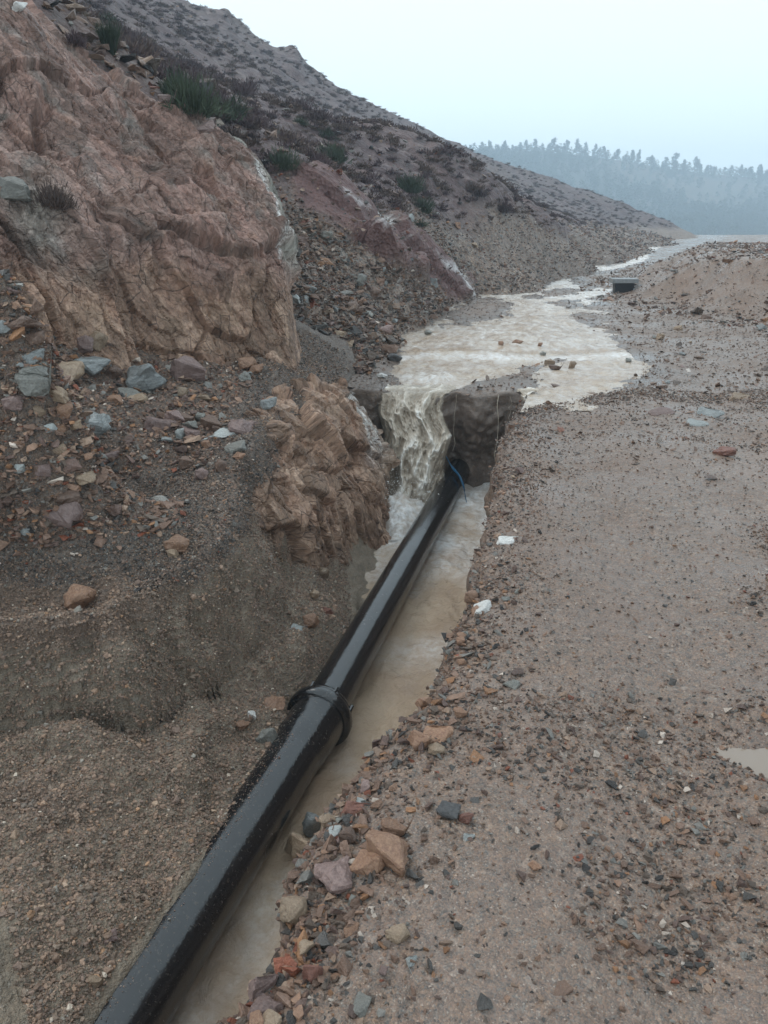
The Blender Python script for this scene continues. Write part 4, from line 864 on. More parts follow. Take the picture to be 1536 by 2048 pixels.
HERO = [  # u, v(base-ish centre), width px, height px, material, slab, label
 (72, 772, 66, 62, 'grey', 0, 'large olive grey angular rock with a pale top on the talus'), (124, 736, 76, 42, 'tan', 1, 'wide tan grey slab tilted over darker stones under the cliff'),
 (178, 722, 84, 44, 'slate', 1, 'long blue grey slab leaning uphill at the top of the talus'), (282, 760, 92, 62, 'slate', 0, 'biggest blue grey boulder on the talus below the cliff'),
 (228, 750, 36, 28, 'brown', 0, 'dark brown block wedged against the biggest blue grey boulder'), (196, 838, 76, 56, 'slate', 1, 'thick striped pale grey slab in the middle of the talus'),
 (374, 744, 62, 50, 'purple', 0, 'purple tan pointed block at the foot of the cliff'), (320, 845, 52, 42, 'purple', 1, 'pinkish flat slab lying alone on the open talus'),
 (361, 872, 20, 24, 'pale', 0, 'small upright pale blue stone beside the pinkish slab'), (105, 857, 25, 20, 'pale', 0, 'small pale blue grey cobble below the tan stones on the talus'),
 (39, 937, 27, 22, 'pale', 0, 'pale blue cobble low on the left of the talus'), (81, 948, 30, 30, 'brown', 0, 'brown pointed stone next to the pale blue cobble'),
 (24, 808, 46, 40, 'purple', 0, 'purple grey block below the olive grey rock'), (116, 792, 42, 32, 'tan', 0, 'tan brown stone touching the olive grey rock'),
 (82, 824, 26, 26, 'tan', 0, 'small tan stone under the tan brown one'), (131, 828, 36, 34, 'orange', 0, 'rounded orange brown stone left of the striped slab'),
 (129, 860, 26, 25, 'orange', 0, 'small deep orange stone beneath the striped slab'), (150, 850, 28, 22, 'tan', 0, 'small tan wedge beneath the striped slab'),
 (452, 866, 48, 22, 'pale', 1, 'pale blue white flake below the purple slab near the outcrop'), (490, 850, 66, 46, 'purple', 1, 'large purple brown slab resting against the orange outcrop'),
 (421, 850, 42, 32, 'brown', 0, 'dark brown block left of the purple slab'), (371, 837, 38, 24, 'brown', 0, 'dark brown stone with a light edge on the talus'), (399, 837, 22, 18, 'grey', 0, 'small grey green stone between two dark brown stones'),
 (472, 892, 46, 22, 'grey', 1, 'thin grey layered flake under the pale blue white flake'), (479, 911, 24, 16, 'orange', 0, 'small bright orange stone at the edge of the dark gravel'), (444, 936, 26, 26, 'brown', 0, 'brown cube shaped stone near the dark gravel slope'),
 (401, 950, 30, 28, 'purple', 0, 'purple brown stone lowest of its cluster on the talus'), (372, 928, 28, 26, 'brown', 0, 'brown stone leaning in the cluster above the dark gravel'), (216, 910, 38, 18, 'purple', 1, 'pinkish flat stone on the bare brown talus'),
 (122, 896, 22, 28, 'tan', 1, 'pale pink shard standing on the talus'), (368, 786, 25, 22, 'tan', 0, 'round tan stone on the grey gravel under the cliff'), (274, 796, 42, 24, 'tan', 1, 'pale layered slab below the biggest blue grey boulder'),
 (200, 688, 44, 40, 'tan', 0, 'tan cubic block at the foot of the cliff'), (170, 690, 36, 38, 'purple', 0, 'dull purple block beside the tan cubic block'), (68, 668, 52, 30, 'brown', 1, 'dark brown slab jutting from the foot of the cliff'),
 (64, 710, 44, 26, 'slate', 1, 'grey blue flat stone under the dark brown slab'), (68, 734, 56, 24, 'grey', 1, 'long grey flat stone above the olive grey rock'), (500, 728, 44, 26, 'orange', 0, 'orange rock at the right foot of the cliff'), (512, 738, 34, 18, 'orange', 0, 'smaller orange rock in front of the cliff foot'),
 (165, 1205, 62, 54, 'orange', 0, 'rusty orange rock on the brow of the soil bank'), (350, 1090, 58, 36, 'orange', 0, 'orange tan rock perched on the edge of the ledge'), (345, 1108, 26, 18, 'tan', 0, 'tan stone under the orange tan rock on the ledge'), (537, 802, 30, 22, 'slate', 1, 'dark blue triangular shard on the gravel above the outcrop'),
 (130, 1020, 60, 50, 'purple', 1, 'pale pinkish embedded rock low on the talus'),
 (596, 1822, 64, 56, 'tan', 0, 'yellow tan cubic rock on the lip of the trench'), (598, 1690, 66, 80, 'tan', 0, 'pale yellow rock leaning over the trench water'), (625, 1655, 40, 50, 'slate', 0, 'grey blue wedge behind the pale yellow rock'), (682, 1738, 96, 60, 'purple', 1, 'long pinkish slab lying beside the trench lip'),
 (772, 1700, 96, 66, 'orange', 0, 'cracked orange brown boulder on the road edge'), (790, 1655, 56, 42, 'orange', 0, 'rounded orange stone touching the cracked boulder'), (735, 1722, 66, 44, 'orange', 1, 'orange slab between the pinkish slab and the cracked boulder'), (800, 1868, 52, 32, 'tan', 0, 'single orange tan stone lying on wet gravel'),
 (622, 1942, 46, 50, 'red', 0, 'dark red stone on wet gravel near the trench'), (528, 1965, 62, 110, 'purple', 1, 'purple grey slab standing on the trench lip'), (536, 2015, 70, 46, 'purple', 1, 'darker purple slab at the foot of the standing slab'), (706, 1614, 50, 34, 'red', 1, 'rust red wedge on the trench lip'), (658, 1640, 42, 36, 'tan', 0, 'tan stone between the rust red wedge and the grey blue wedge'),
 (670, 1662, 30, 16, 'pale', 1, 'pale blue flake by the tan stone on the lip'), (718, 1602, 26, 16, 'pale', 1, 'pale grey flake above the rust red wedge'), (838, 1478, 60, 44, 'orange', 0, 'bright orange rock group stone at the bend of the trench lip'), (876, 1470, 66, 40, 'orange', 1, 'flat orange rock resting on the bright orange one'), (872, 1500, 34, 24, 'tan', 0, 'small ochre stone under the flat orange rock'),
 (852, 1408, 38, 28, 'orange', 0, 'orange stone half sunk in mud near the trench bend'), (922, 1425, 30, 26, 'orange', 0, 'orange brown stone on mud away from the lip'), (966, 1214, 40, 26, 'white', 1, 'white quartz block on the trench lip'), (946, 1195, 36, 26, 'orange', 0, 'tan orange stone behind the white quartz block'), (1070, 1730, 28, 18, 'orange', 0, 'small bright orange and white stone alone on the road'),
 (825, 1920, 26, 24, 'pale', 1, 'pale teal flake on wet gravel'), (540, 2040, 46, 34, 'tan', 0, 'tan stone at the foot of the darker purple slab'), (1010, 1080, 40, 16, 'white', 1, 'whitish flat stone on the broken road edge'), (925, 1270, 24, 14, 'orange', 0, 'small orange stone on the lip below the white quartz'), (895, 1622, 50, 26, 'dark', 0, 'dark brown stone sunk in the muddy road edge'), (1000, 1470, 12, 10, 'red', 0, 'tiny dark red chip on the road'), (930, 1635, 34, 24, 'red', 0, 'reddish stone beside the dark brown stone'), (938, 1675, 26, 16, 'pale', 1, 'pale bluish chip on the road mud'),
 (541, 1404, 66, 30, 'orange', 1, 'flat orange rock on the soil beside the pipe joint'), (504, 1430, 18, 20, 'white', 0, 'white pebble beside the flat orange rock'), (486, 1448, 30, 22, 'orange', 0, 'orange stone half buried by the white pebble'), (535, 1468, 36, 44, 'grey', 1, 'grey slab leaning on the pipe socket'), (626, 1242, 36, 32, 'orange', 0, 'rusty stone on the sandy slope above the pipe'), (652, 1222, 28, 20, 'red', 0, 'reddish stone beside the rusty stone above the pipe'), (648, 1152, 26, 28, 'tan', 0, 'pale tan angular stone under the outcrop'), (628, 1190, 20, 22, 'tan', 0, 'small tan stone under the outcrop slope'), (592, 1255, 30, 14, 'pale', 1, 'thin pale flake on the sandy slope'), (195, 1960, 28, 32, 'tan', 0, 'tan stone in the soil by the near end of the pipe'), (222, 1870, 26, 16, 'purple', 1, 'flat purplish stone in the sandy bank'), (245, 1852, 12, 12, 'orange', 0, 'tiny orange pebble in the sandy bank'),
 (1315, 822, 52, 14, 'purple', 1, 'purple brown flat rock on the road past the trench head'), (1420, 828, 56, 16, 'slate', 1, 'lilac grey slab on the road past the trench head'), (1448, 905, 42, 20, 'red', 0, 'dark red brown block on the right of the road'), (1480, 793, 44, 12, 'tan', 1, 'pale topped slab far right on the road'), (1395, 848, 44, 10, 'pale', 1, 'pale violet thin slab below the lilac slab'),
 (1080, 690, 10, 8, 'orange', 0, 'orange cobble standing in the stream by the step'), (1003, 687, 14, 10, 'orange', 0, 'orange brown cobble in the stream at the foam line'), (1035, 684, 22, 10, 'orange', 0, 'pair sized rusty cobble beside the stream step'), (856, 667, 16, 9, 'grey', 0, 'grey cobble in the calm left side of the stream'), (1086, 708, 12, 10, 'grey', 0, 'grey cobble at the tip of the gravel bar in the stream'), (1098, 726, 20, 12, 'tan', 0, 'tan rock on the gravel bar in the stream'), (1110, 736, 26, 14, 'brown', 0, 'dark brown rock on the gravel bar in the stream'), (1144, 732, 14, 16, 'tan', 0, 'pale upright rock in the shallow water'), (1258, 722, 18, 8, 'grey', 0, 'olive cobble by the outer bank of the stream'), (1106, 770, 26, 8, 'brown', 1, 'dark flat stone in the shallows near the trench head'),
 (790, 718, 32, 16, 'dark', 0, 'dark stone at the left bank of the stream'), (765, 752, 22, 10, 'white', 0, 'white chip on the left bank above the waterfall'),
 (30, 385, 66, 46, 'grey', 0, 'grey boulder sitting on the cliff ledge'), (335, 200, 36, 22, 'purple', 0, 'grey purple boulder on the cliff brow'), (410, 252, 40, 18, 'purple', 1, 'flat dark boulder on the cliff brow below the green bush'), (38, 12, 36, 18, 'white', 1, 'pale slab at the very top of the cliff'),
 (865, 568, 22, 24, 'slate', 0, 'grey rounded rock on the scree below the maroon band'), (750, 592, 34, 26, 'brown', 0, 'brown rock on the scree left of the stream'), (655, 620, 26, 14, 'tan', 1, 'tan flake on the scree behind the cliff'), (590, 600, 22, 18, 'pale', 0, 'pale blue rock at the side of the cliff foot'), (683, 665, 30, 14, 'tan', 1, 'tan slab on the dark gravel left of the stream'), (770, 665, 34, 20, 'purple', 0, 'purple rock at the edge of the stream bank')]
for k, (u, v, wp, hp, mat, sl, lab) in enumerate(HERO):
    loc, nor = cast(u, v + hp * .25)
    if loc is None: continue
    Z = loc.y * CP + (CAMH - loc.z) * SP; s = Z / FPX
    w_ = wp * s; h_ = hp * s * (1.15 if not sl else 1.9)
    if v > 600 and hp < wp * .45 and not sl: h_ *= 1.2
    rot = (random.uniform(-.25, .25), random.uniform(-.25, .25), random.uniform(-.5, .5)) if not sl else (random.uniform(.1, .45), random.uniform(-.3, .3), random.uniform(-.6, .6))
    stone_at('rock' if wp > 45 else 'stone', loc, (w_ * 1.12, w_ * .9, h_), mat, lab, None, bool(sl), rot, k * 5 + 1, .2)
# more loose stones, alike within their set
def scatter_rocks(n, grid, weight, smin, smax, kinds, place, group, y_of=None):
    fl = grid.reshape(-1, 3); wgt = weight.ravel(); wgt = wgt / wgt.sum(); idx = rng.choice(len(fl), n, p=wgt)
    for k, i in enumerate(idx):
        p = fl[i]; r = math.hypot(p[0], p[1]); s = smin * (smax / smin) ** (random.random() ** 1.7)
        mat, word = random.choice(kinds); sl = random.random() < .4
        stone_at('stone', p, (s, s * random.uniform(.6, 1), s * random.uniform(.5, .9)), mat, f'{"small" if s < smin * 1.45 else "mid sized" if s < smin * 2.1 else "big"} {word} loose {"flat" if sl else "angular"} stone {place}', group, sl, None, random.randrange(99), .18)
KN = [('purple', 'purple brown'), ('brown', 'brown'), ('tan', 'tan'), ('orange', 'orange'), ('grey', 'grey'), ('slate', 'blue grey')]
LP = (BRS[:, None] < 9) * (BRS[:, None] > 3.2) * np.ones_like(BZONE)
front = (BAZ > R(-33))[None] * (BAZ < R(-3))[None]
talus_w = LP * front * smooth(.55, .9, BZONE) * smooth(7.5, 5, BRS)[:, None]
scatter_rocks(85, BANK, talus_w + 1e-12, .06, .19, KN, 'on the talus under the cliff', 'loose stones on the talus')
hx, hy, hz_ = HILL[..., 0], HILL[..., 1], HILL[..., 2]
scree_w = (1 - HZONE) * (1 - HMAR) * (hz_ > .12) * (hy < 24) * (hx > -1.2) * smooth(2.6, 1.6, hz_)
scatter_rocks(60, HILL, scree_w + 1e-12, .09, .30, KN, 'on the scree left of the stream', 'loose stones on the scree')
lipd = ROAD1[..., 0] - ROAD1[:, :1, 0]
lip_w = np.exp(-(lipd / .22) ** 2) * (ROAD1[..., 1] > 1.1) * (ROAD1[..., 1] < 7.8) * (lipd > .03) / ROAD1[..., 1]
scatter_rocks(36, ROAD1, lip_w + 1e-12, .025, .075, KN[:5], 'on the broken edge of the trench', 'loose stones along the trench edge')
rw = ROAD2[..., 1]; rd_w = (stream_sd(ROAD2[..., 0].ravel(), rw.ravel()).reshape(rw.shape) < -.05) * (rw < 15) * (ROAD2[..., 0] > 1.2) / rw
scatter_rocks(28, ROAD2, rd_w + 1e-12, .06, .2, KN, 'on the road past the trench head', 'loose stones on the far road')

# ------------------------------------------------------------------ gravel as instanced pebbles
PCOL = bpy.data.collections.new('pebble_shapes')
for k, me in enumerate(PEB):
    me.materials.append(MT['pebble']); o = bpy.data.objects.new('pebble_shape', me); PCOL.objects.link(o)
def gn_scatter(name, pts, scl, rot, cols, label, coll=None, cat='gravel', npick=8):
    me = bpy.data.meshes.new(name); me.vertices.add(len(pts)); me.vertices.foreach_set('co', np.asarray(pts, np.float32).ravel())
    for nme, typ, arr, key in (('scl', 'FLOAT_VECTOR', scl, 'vector'), ('rot', 'FLOAT_VECTOR', rot, 'vector'), ('col', 'FLOAT_COLOR', np.concatenate([cols, np.ones((len(cols), 1))], 1), 'color')):
        at = me.attributes.new(nme, typ, 'POINT'); at.data.foreach_set(key, np.asarray(arr, np.float32).ravel())
    o = bpy.data.objects.new(name, me); col.objects.link(o)
    ng = bpy.data.node_groups.new(name, 'GeometryNodeTree'); ng.interface.new_socket('Geometry', in_out='INPUT', socket_type='NodeSocketGeometry'); ng.interface.new_socket('Geometry', in_out='OUTPUT', socket_type='NodeSocketGeometry')
    N = ng.nodes; L = ng.links.new; gi = N.new('NodeGroupInput'); go = N.new('NodeGroupOutput')
    mp = N.new('GeometryNodeMeshToPoints'); ip = N.new('GeometryNodeInstanceOnPoints'); ci = N.new('GeometryNodeCollectionInfo')
    ci.inputs['Collection'].default_value = coll or PCOL; ci.inputs['Separate Children'].default_value = True; ci.inputs['Reset Children'].default_value = True
    ip.inputs['Pick Instance'].default_value = True
    rv = N.new('FunctionNodeRandomValue'); rv.data_type = 'INT'; rv.inputs[4].default_value = 0; rv.inputs[5].default_value = npick - 1
    def na(nm):
        a = N.new('GeometryNodeInputNamedAttribute'); a.data_type = 'FLOAT_VECTOR'; a.inputs['Name'].default_value = nm; return a.outputs[0]
    er = N.new('FunctionNodeEulerToRotation'); L(na('rot'), er.inputs[0])
    L(gi.outputs[0], mp.inputs['Mesh']); L(mp.outputs[0], ip.inputs['Points']); L(ci.outputs[0], ip.inputs['Instance']); L(rv.outputs[2], ip.inputs['Instance Index'])
    L(er.outputs[0], ip.inputs['Rotation']); L(na('scl'), ip.inputs['Scale']); L(ip.outputs[0], go.inputs[0])
    md = o.modifiers.new('scatter', 'NODES'); md.node_group = ng
    return tag(o, label, cat, kind='stuff')
CRUMB = bpy.data.collections.new('crumb_shapes')
for k in range(5):
    me = hull(450 + k, 16, (1, .95, .85)); me.materials.append(MT['pebble']); CRUMB.objects.link(bpy.data.objects.new('crumb_shape', me))
PAL = np.array([.87, .76, .69]) * np.array([c for c in [(.045, .046, .048), (.08, .083, .084), (.12, .10, .085), (.17, .12, .095), (.21, .15, .12), (.26, .18, .135), (.31, .24, .19), (.20, .213, .21), (.28, .165, .095), (.21, .08, .05), (.55, .52, .48), (.13, .095, .085)]])
W_ROAD = np.array([8, 12, 12, 14, 14, 10, 7, 7, 4, 2, 2.5, 9.]); W_TAL = np.array([3, 6, 9, 16, 18, 12, 8, 6, 5, 3, 1.5, 10.]); W_DARK = np.array([14, 20, 14, 8, 6, 4, 3, 10, 2, 1, 2, 8.]); W_SAND = np.array([2, 4, 18, 16, 6, 3, 2, 1, 1, 0, .5, 10.])
def gravel(name, grid, weight, n, smed, sig, wts, label, smin_r=.0022, flat=.75, tint=1.0, lift=.12, con=1., coll=None, npick=8):
    fl = grid.reshape(-1, 3); w_ = weight.ravel() + 1e-15; idx = rng.choice(len(fl), n, p=w_ / w_.sum())
    p = fl[idx] + rng.normal(size=(n, 3)) * np.array([.006, .006, 0]) * np.hypot(fl[idx, 0], fl[idx, 1])[:, None] * .5
    r = np.hypot(p[:, 0], p[:, 1]); s = np.maximum(smed * np.exp(sig * rng.normal(size=n)), smin_r * r)
    scl = s[:, None] * rng.uniform(.7, 1.15, (n, 3)) * np.array([1, 1, flat]); p[:, 2] += s * lift
    rot = np.stack([rng.normal(size=n) * .35, rng.normal(size=n) * .35, rng.uniform(0, 6.28, n)], 1)
    c = PAL[rng.choice(len(PAL), n, p=wts / wts.sum())]; mean = (PAL * wts[:, None]).sum(0) / wts.sum(); c = (mean + (c - mean) * con) * rng.uniform(.75, 1.2, (n, 1)) * tint
    return gn_scatter(name, p, scl, rot, np.clip(c, 0, 1), label, coll, 'gravel', npick)
r1 = np.hypot(ROAD1[..., 0], ROAD1[..., 1]); pp = ROAD1.reshape(-1, 3)
patch = smooth(-.2, .45, fbm(pp, 1.3, 4, s=180)).reshape(r1.shape) ** 1.4 * .85 + .15 + .8 * np.exp(-(lipd / .3) ** 2)
w1 = patch * (ROAD1[..., 1] > .9) * np.clip(r1, 1, 3)
gravel('road_gravel', ROAD1, w1, 42000, .0085, .5, W_ROAD, 'small mixed gravel strewn over the wet road', .0028)
gravel('lip_rubble', ROAD1, np.exp(-(lipd / .16) ** 2) * (ROAD1[..., 1] > 1) / ROAD1[..., 1], 1500, .026, .45, W_TAL, 'broken stones crowding the trench lip', .005, .75, 1.15)
gravel('road_pebbles', ROAD1, patch ** 1.5 * (ROAD1[..., 1] > .9), 5000, .020, .4, W_ROAD, 'larger pebbles strewn over the wet road', .004)
bsd = polydist(ROAD2[..., 0].ravel(), ROAD2[..., 1].ravel(), TOP).reshape(rw.shape)
gravel('berm_rubble', ROAD2, (bsd > -3) * (bsd < 4) * (rw > 10) * (rw < 40), 7000, .06, .55, W_TAL, 'stony rubble on the spoil bank right of the road', .003, .7)
gravel('road_chips', ROAD1, smooth(4.6, 7.6, ROAD1[..., 1]) * (.4 + patch), 4200, .022, .5, W_ROAD, 'flat gravel chips on the road by the trench head', .0026, .4, 1.15, .12, .6)
sdr = stream_sd(ROAD2[..., 0].ravel(), ROAD2[..., 1].ravel()).reshape(rw.shape)
gravel('road_gravel', ROAD2, (smooth(.10, .0, sdr) + .25 * smooth(.38, .1, sdr) * (rw < 16)) * smooth(45, 20, rw) * (ROAD2[..., 0] < .62 * rw + 1), 15000, .026, .55, W_ROAD, 'flat gravel chips on the road beside the stream', .0026, .4, 1.15, .12, .55)
br = np.repeat(BRS[:, None], len(BAZ), 1)
bar = np.linalg.norm(np.cross(np.gradient(BANK, axis=0), np.gradient(BANK, axis=1)), axis=2) / (br * np.gradient(BRS)[:, None] * np.gradient(BAZ)[None])
okb = np.clip(bar, 1, 5) * front * (br > 1.6) * (br < 9) * (BANK[..., 2] > -1.08) * (pipex(BANK[..., 1]) - BANK[..., 0] > .05)
gravel('talus_gravel', BANK, okb * smooth(.5, .8, BZONE), 40000, .015, .65, W_TAL * 1., 'brown stony rubble covering the talus', .003, .75, 1.45)
gravel('talus_rubble', BANK, okb * smooth(.55, .85, BZONE) * smooth(8, 5, br), 3600, .045, .42, W_TAL, 'fist sized rubble between the talus stones', .004, .7, 1.4)
gravel('ledge_gravel', BANK, okb * np.exp(-((BZONE - .5) / .15) ** 2), 16000, .011, .45, W_DARK, 'dark wet gravel on the ledge and beside the outcrop', .0028, .75, 1.2)
gravel('soil_crumbs', BANK, okb * smooth(.62, .3, BZONE) * np.clip(br, 1, 3), 100000, .0072, .5, W_SAND, 'crumbs of grey brown soil on the slumped bank', .0022, .85, np.array([2.05, 2.15, 2.1]), .12, .6, CRUMB, 5)
hr = np.repeat(HRS[:, None], len(HAZ), 1)
gravel('scree_gravel', HILL, (1 - .6 * smooth(20, 22, hr)) * (1 - HZONE) * (1 - .9 * HMAR) * (hz_ > .0) * (hy < 80) * (hx > -2.0), 26000, .05, .55, W_TAL * .85 + W_DARK * .15, 'angular grey brown scree along the left of the stream', .0035, .6)
gravel('hillside_stones', HILL, HZONE * (1 + 1.5 * smooth(18, 10, hr)) * (hr > 9) * (hr < 60), 9000, .11, .5, W_TAL, 'scattered stones on the heath slope', .0034, .6, .9)
# crumbs of soil lying on the pipe
nd = 2000; cd = np.repeat(np.array([[.8, .78, .75]]), nd, 0); DROP = bpy.data.collections.new('drop_shapes'); me = hull(470, 16, (1, 1, 1)); me.materials.append(MT['pebble']); DROP.objects.link(bpy.data.objects.new('drop_shape', me))
gn_scatter('spray', q[:nd], np.repeat((.005 * np.exp(.5 * rng.normal(size=nd)))[:, None], 3, 1), rng.uniform(0, 6, (nd, 3)), cd, 'drops of spray thrown up at the foot of the waterfall', DROP, 'spray', 1)
n = 1500; q = rng.uniform(.1, 3.0, n); an = np.pi / 2 + np.abs(rng.normal(size=n)) * .5 - .15
d = d_near; s_ = np.cross(d, [0, 0, 1.]); s_ /= np.linalg.norm(s_); t_ = np.cross(s_, d)
sgn = 1 if s_[0] < 0 else -1
pp = JOINT + d * q[:, None] + (.139 * (np.cos(an)[:, None] * -s_ * sgn + np.sin(an)[:, None] * t_))
c = PAL[rng.choice(len(PAL), n, p=W_SAND / W_SAND.sum())] * 2.3
gn_scatter('pipe_crumbs', pp, np.repeat((.004 * np.exp(.45 * rng.normal(size=n)))[:, None], 3, 1), rng.uniform(0, 6, (n, 3)), c, 'wet soil crumbs stuck on the near length of pipe')

# ------------------------------------------------------------------ heath bushes
def fuzz(seed, n, wid, mat, name='bush'):
    r = np.random.default_rng(seed); V = []; F = []
    for k in range(n):
        d = r.normal(size=3); d[2] = abs(d[2]) * .9; d /= np.linalg.norm(d); lob = 1 + .28 * math.sin(3 * math.atan2(d[1], d[0]) + seed) + .15 * math.sin(7 * d[2] + seed)
        b = d * r.uniform(.25, .72) * lob * np.array([.8, .8, .85]); t = d * .6 + np.array([0, 0, .75]) + r.normal(size=3) * .35; tip = b + t / np.linalg.norm(t) * r.uniform(.18, .38)
        sd = np.cross(tip - b, r.normal(size=3)); sd /= np.linalg.norm(sd) + 1e-9; i = len(V); w_ = wid * r.uniform(.6, 1.4)
        V += [b - sd * w_ * .5, b + sd * w_ * .5, (b + tip) / 2 + sd * w_, tip, (b + tip) / 2 - sd * w_]; F += [(i, i + 1, i + 2, i + 4), (i + 4, i + 2, i + 3)]
    me = bpy.data.meshes.new(name); me.from_pydata([tuple(v) for v in V], [], F); me.materials.append(MT[mat]); return me
def tuft(seed, n, spread, hgt, wid, mat, name='bush'):
    r = np.random.default_rng(seed); V = []; F = []
    for k in range(n):
        a = r.uniform(0, 6.283); lean = r.uniform(0, 1) ** .8 * spread; L = hgt * r.uniform(.55, 1); b = np.array([math.cos(a), math.sin(a), 0]) * r.uniform(0, .22) * spread
        tip = b + np.array([math.cos(a) * lean, math.sin(a) * lean, 0]) * L * .8 + np.array([0, 0, L * math.sqrt(max(.15, 1 - (lean * .8) ** 2))])
        mid = b + (tip - b) * .5 + np.array([0, 0, .08 * L]) + r.normal(size=3) * .02
        sd = np.cross(tip - b, r.normal(size=3)); sd /= np.linalg.norm(sd) + 1e-9; w_ = wid * r.uniform(.6, 1.3); i = len(V)
        V += [b - sd * w_ * .4, b + sd * w_ * .4, mid + sd * w_, mid - sd * w_, tip + sd * w_ * .25, tip - sd * w_ * .25]; F += [(i, i + 1, i + 2, i + 3), (i + 3, i + 2, i + 4, i + 5)]
    me = bpy.data.meshes.new(name); me.from_pydata([tuple(v) for v in V], [], F); me.materials.append(MT[mat]); return me
BUSH = {m: [fuzz(500 + 7 * i + j, 420, .016, m) for j in range(3)] for i, m in enumerate(('heath_dark', 'heath_brown', 'heath_green'))}
fl = HILL.reshape(-1, 3); wz = HZONE * (hr > 9.2) * (hr < 48) * (hx > -14); wz = wz * smooth(48, 25, hr) * (.35 + smooth(-.1, .4, fbm(fl, .5, 3, s=190)).reshape(hr.shape))
for k, i in enumerate(rng.choice(len(fl), 250, p=wz.ravel() / wz.sum())):
    p = fl[i]; m = random.choices(('heath_dark', 'heath_brown', 'heath_green'), (6, 3, 1.4))[0]
    o = bpy.data.objects.new('heath_bush', random.choice(BUSH[m])); col.objects.link(o); o.location = p - np.array([0, 0, .03])
    s = random.uniform(.22, .5) * (1 + .006 * math.hypot(p[0], p[1])); o.scale = (s * 1.15, s * 1.15, s * random.uniform(.7, 1.0)); o.rotation_euler = (random.uniform(-.15, .15), random.uniform(-.15, .15), random.uniform(0, 6.28))
    rr = math.hypot(p[0], p[1]); where = 'just above the cliff brow' if rr < 13.5 else 'above the maroon rock band' if rr < 20 else 'above the orange cutting by the stream' if rr < 28 else 'on the higher slope past the maroon band' if rr < 36 else 'high on the long hazy slope'
    tag(o, f"{'tiny' if s < .34 else 'knee high' if s < .48 else 'large'} {'dark twiggy' if m == 'heath_dark' else 'brown twiggy' if m == 'heath_brown' else 'dull green'} heath bush {where}", 'bush', 'heath bushes on the hillside')
for u, v, hp, lab, m in ((385, 225, 90, 'large dark green broom bush on the brow of the cliff', 'heath_green'), (345, 190, 55, 'dark olive bush behind the large broom bush', 'heath_green'), (657, 330, 52, 'round dark green bush on the middle of the slope', 'heath_green'), (568, 338, 54, 'dark green bush lower left of the round green bush', 'heath_green'), (820, 385, 48, 'thin dark green bush right of the round green bush', 'heath_green'), (222, 105, 60, 'young green pine shrub above the cliff', 'heath_green'), (150, 85, 40, 'dark bush beside the young pine shrub', 'heath_dark'), (108, 410, 62, 'bare reddish twiggy bush growing on the cliff ledge', 'heath_brown'), (1005, 425, 36, 'dark bush on the brow of the orange cutting', 'heath_dark'), (845, 425, 40, 'dark green bush above the white quartz band', 'heath_green')):
    loc, nor = cast(u, v)
    if loc is None: continue
    Z = loc.y * CP + (CAMH - loc.z) * SP; h_ = hp * Z / FPX
    root = empty('bush', loc); tag(root, lab, 'bush')
    me = fuzz(int(u), 900, .013, m, 'foliage') if u not in (222,) else tuft(int(u), 700, .62, 1.1, .010, m, 'foliage'); o = bpy.data.objects.new('foliage', me); col.objects.link(o); o.parent = root; o.scale = (h_ * .95, h_ * .95, h_); o.location = (0, 0, -.04)
    me = tuft(int(u) + 1, 14, .5, .6, .02, 'bark', 'stem'); o = bpy.data.objects.new('stem', me); col.objects.link(o); o.parent = root; o.scale = (h_, h_, h_); o.location = (0, 0, -.04)
TUFTC = bpy.data.collections.new('tuft_shapes')
for m in ('heath_dark', 'heath_brown', 'heath_dark', 'heath_brown'): o = bpy.data.objects.new('tuft_shape', fuzz(len(TUFTC.objects) + 700, 110, .04, m)); TUFTC.objects.link(o)
n = 12500; wz = HZONE * (.45 + .75 * smooth(18, 34, hr)) * (.3 + smooth(-.15, .35, fbm(fl, .55, 3, s=191)).reshape(hr.shape)) * (hr > 12) * (hr < 112) * (hz_ > 1.6); wz = wz / wz.sum()
p = fl[rng.choice(len(fl), n, p=wz.ravel())]; s = rng.uniform(.13, .40, n) ** 1.05 * (.75 + .003 * np.hypot(p[:, 0], p[:, 1]))
gn_scatter('heath_cover', p, np.stack([s * 1.3, s * 1.3, s * .8], 1), np.stack([0 * s, 0 * s, rng.uniform(0, 6.28, n)], 1), np.ones((n, 3)), 'low dark heath growing over the whole hillside', TUFTC, 'heath', 4)

# ------------------------------------------------------------------ pines on the far ridge
def crown(seed, n=330):
    r = np.random.default_rng(seed); V = []; F = []; cl = []
    for k in range(9): a = r.uniform(0, 6.28); z = .30 + .62 * k / 8 + r.uniform(-.04, .04); o_ = .20 * (1.15 - z) * 1.2; cl.append((math.cos(a) * o_ * r.uniform(.3, 1), math.sin(a) * o_ * r.uniform(.3, 1), z, r.uniform(.12, .18) * (1.2 - .5 * z)))
    for k in range(n):
        c = cl[k % 9]; d = r.normal(size=3); d /= np.linalg.norm(d); q = np.array(c[:3]) + d * c[3] * r.uniform(.4, 1.05) * np.array([1, 1, .75])
        a = r.normal(size=3); b = r.normal(size=3); s = .035 * r.uniform(.6, 1.4); i = len(V)
        V += [q + a * s, q + b * s, q - (a + b) * s * .6]; F.append((i, i + 1, i + 2))
    me = bpy.data.meshes.new('crown'); me.from_pydata([tuple(v) for v in V], [], F); me.materials.append(MT['pine']); return me
def trunk():
    V, F = lathe([(0, .022), (.3, .018), (.6, .012), (.92, .004)], np.zeros(3), np.array([0.02, 0, 1.]), 7)
    me = bpy.data.meshes.new('trunk'); me.from_pydata([tuple(v) for v in V], [], [tuple(f) for f in F]); me.materials.append(MT['bark']); return me
CR = [crown(800 + k) for k in range(6)]; TR = trunk()
xs = np.array([-5.0])
k = 0; uu = 948.
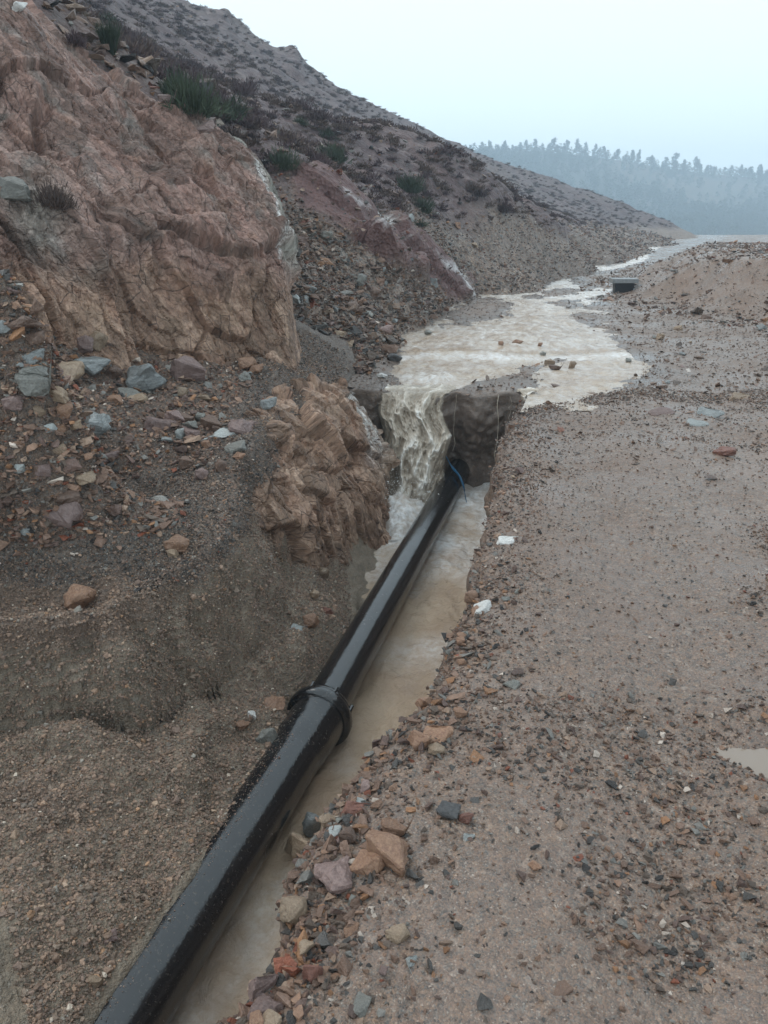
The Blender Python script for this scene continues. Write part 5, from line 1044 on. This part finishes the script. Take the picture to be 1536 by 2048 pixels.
while uu < 1640:
    i = np.argmin(np.abs(RIDGE[:, 0] - P(uu, 330, Y=535)[0])); p = RIDGE[i] + np.array([random.uniform(-1.5, 1.5), random.uniform(-10, 5), -1.8])
    h_ = random.uniform(4.6, 9.0) * (1 if random.random() < .8 else 1.2)
    ci = random.randrange(6); sz = 'low' if h_ < 6 else 'middling' if h_ < 7.6 else 'tall'; shp = ('leaning', 'narrow', 'round topped', 'ragged', 'broad', 'pointed')[ci]
    root = empty('pine_tree', p); root.rotation_euler = (0, 0, random.uniform(0, 6.28)); tag(root, f'{sz} {shp} hazy pine on the crest of the far wooded hill', 'tree', 'pines on the far ridge')
    for nm, me in (('trunk', TR), ('crown', CR[ci])):
        o = bpy.data.objects.new(nm, me); col.objects.link(o); o.parent = root; o.scale = (h_ * random.uniform(.9, 1.2), h_ * random.uniform(.9, 1.2), h_) if nm == 'crown' else (h_, h_, h_)
    uu += random.choice((4, 6, 9, 12, 16, 24))
TREEC = bpy.data.collections.new('tree_shapes')
for k in range(4): o = bpy.data.objects.new('tree_shape', crown(900 + k, 120)); TREEC.objects.link(o)
f2 = RP[:92].reshape(-1, 3); f2 = f2[(f2[:, 0] > 20) & (f2[:, 0] < 520)]
n = 4200; wgt = smooth(-.5, .3, fbm(f2, .01, 3, s=195)) * .85 + .15; wgt *= smooth(-12, -2, f2[:, 2])
p = f2[rng.choice(len(f2), n, p=wgt / wgt.sum())] + rng.normal(size=(n, 3)) * np.array([2.2, 2.2, 0]); s = rng.uniform(4.5, 8.0, n); p[:, 2] -= s * .25
gn_scatter('far_wood', p, np.stack([s * 1.3, s * 1.3, s], 1), np.stack([0 * s, 0 * s, rng.uniform(0, 6.28, n)], 1), np.ones((n, 3)), 'hazy pine wood covering the far hill', TREEC, 'wood', 4)

# ------------------------------------------------------------------ rain haze
bm = bmesh.new(); bmesh.ops.create_cube(bm, size=1)
for v in bm.verts: v.co = Vector((400 + v.co.x * 1400, 340 + v.co.y * 760, 20 + v.co.z * 84))
me = bpy.data.meshes.new('haze'); bm.to_mesh(me); bm.free()
hm = bpy.data.materials.new('rain_haze'); hm.use_nodes = True; hm.node_tree.nodes.clear()
ho = hm.node_tree.nodes.new('ShaderNodeOutputMaterial'); pv = hm.node_tree.nodes.new('ShaderNodeVolumePrincipled')
pv.inputs['Color'].default_value = (.70, .87, 1.0, 1); pv.inputs['Density'].default_value = .0017; pv.inputs['Anisotropy'].default_value = .0
hm.node_tree.links.new(pv.outputs[0], ho.inputs['Volume']); me.materials.append(hm)
hz = bpy.data.objects.new('haze', me); col.objects.link(hz); tag(hz, 'pale blue rain haze filling the valley', 'haze', kind='stuff')
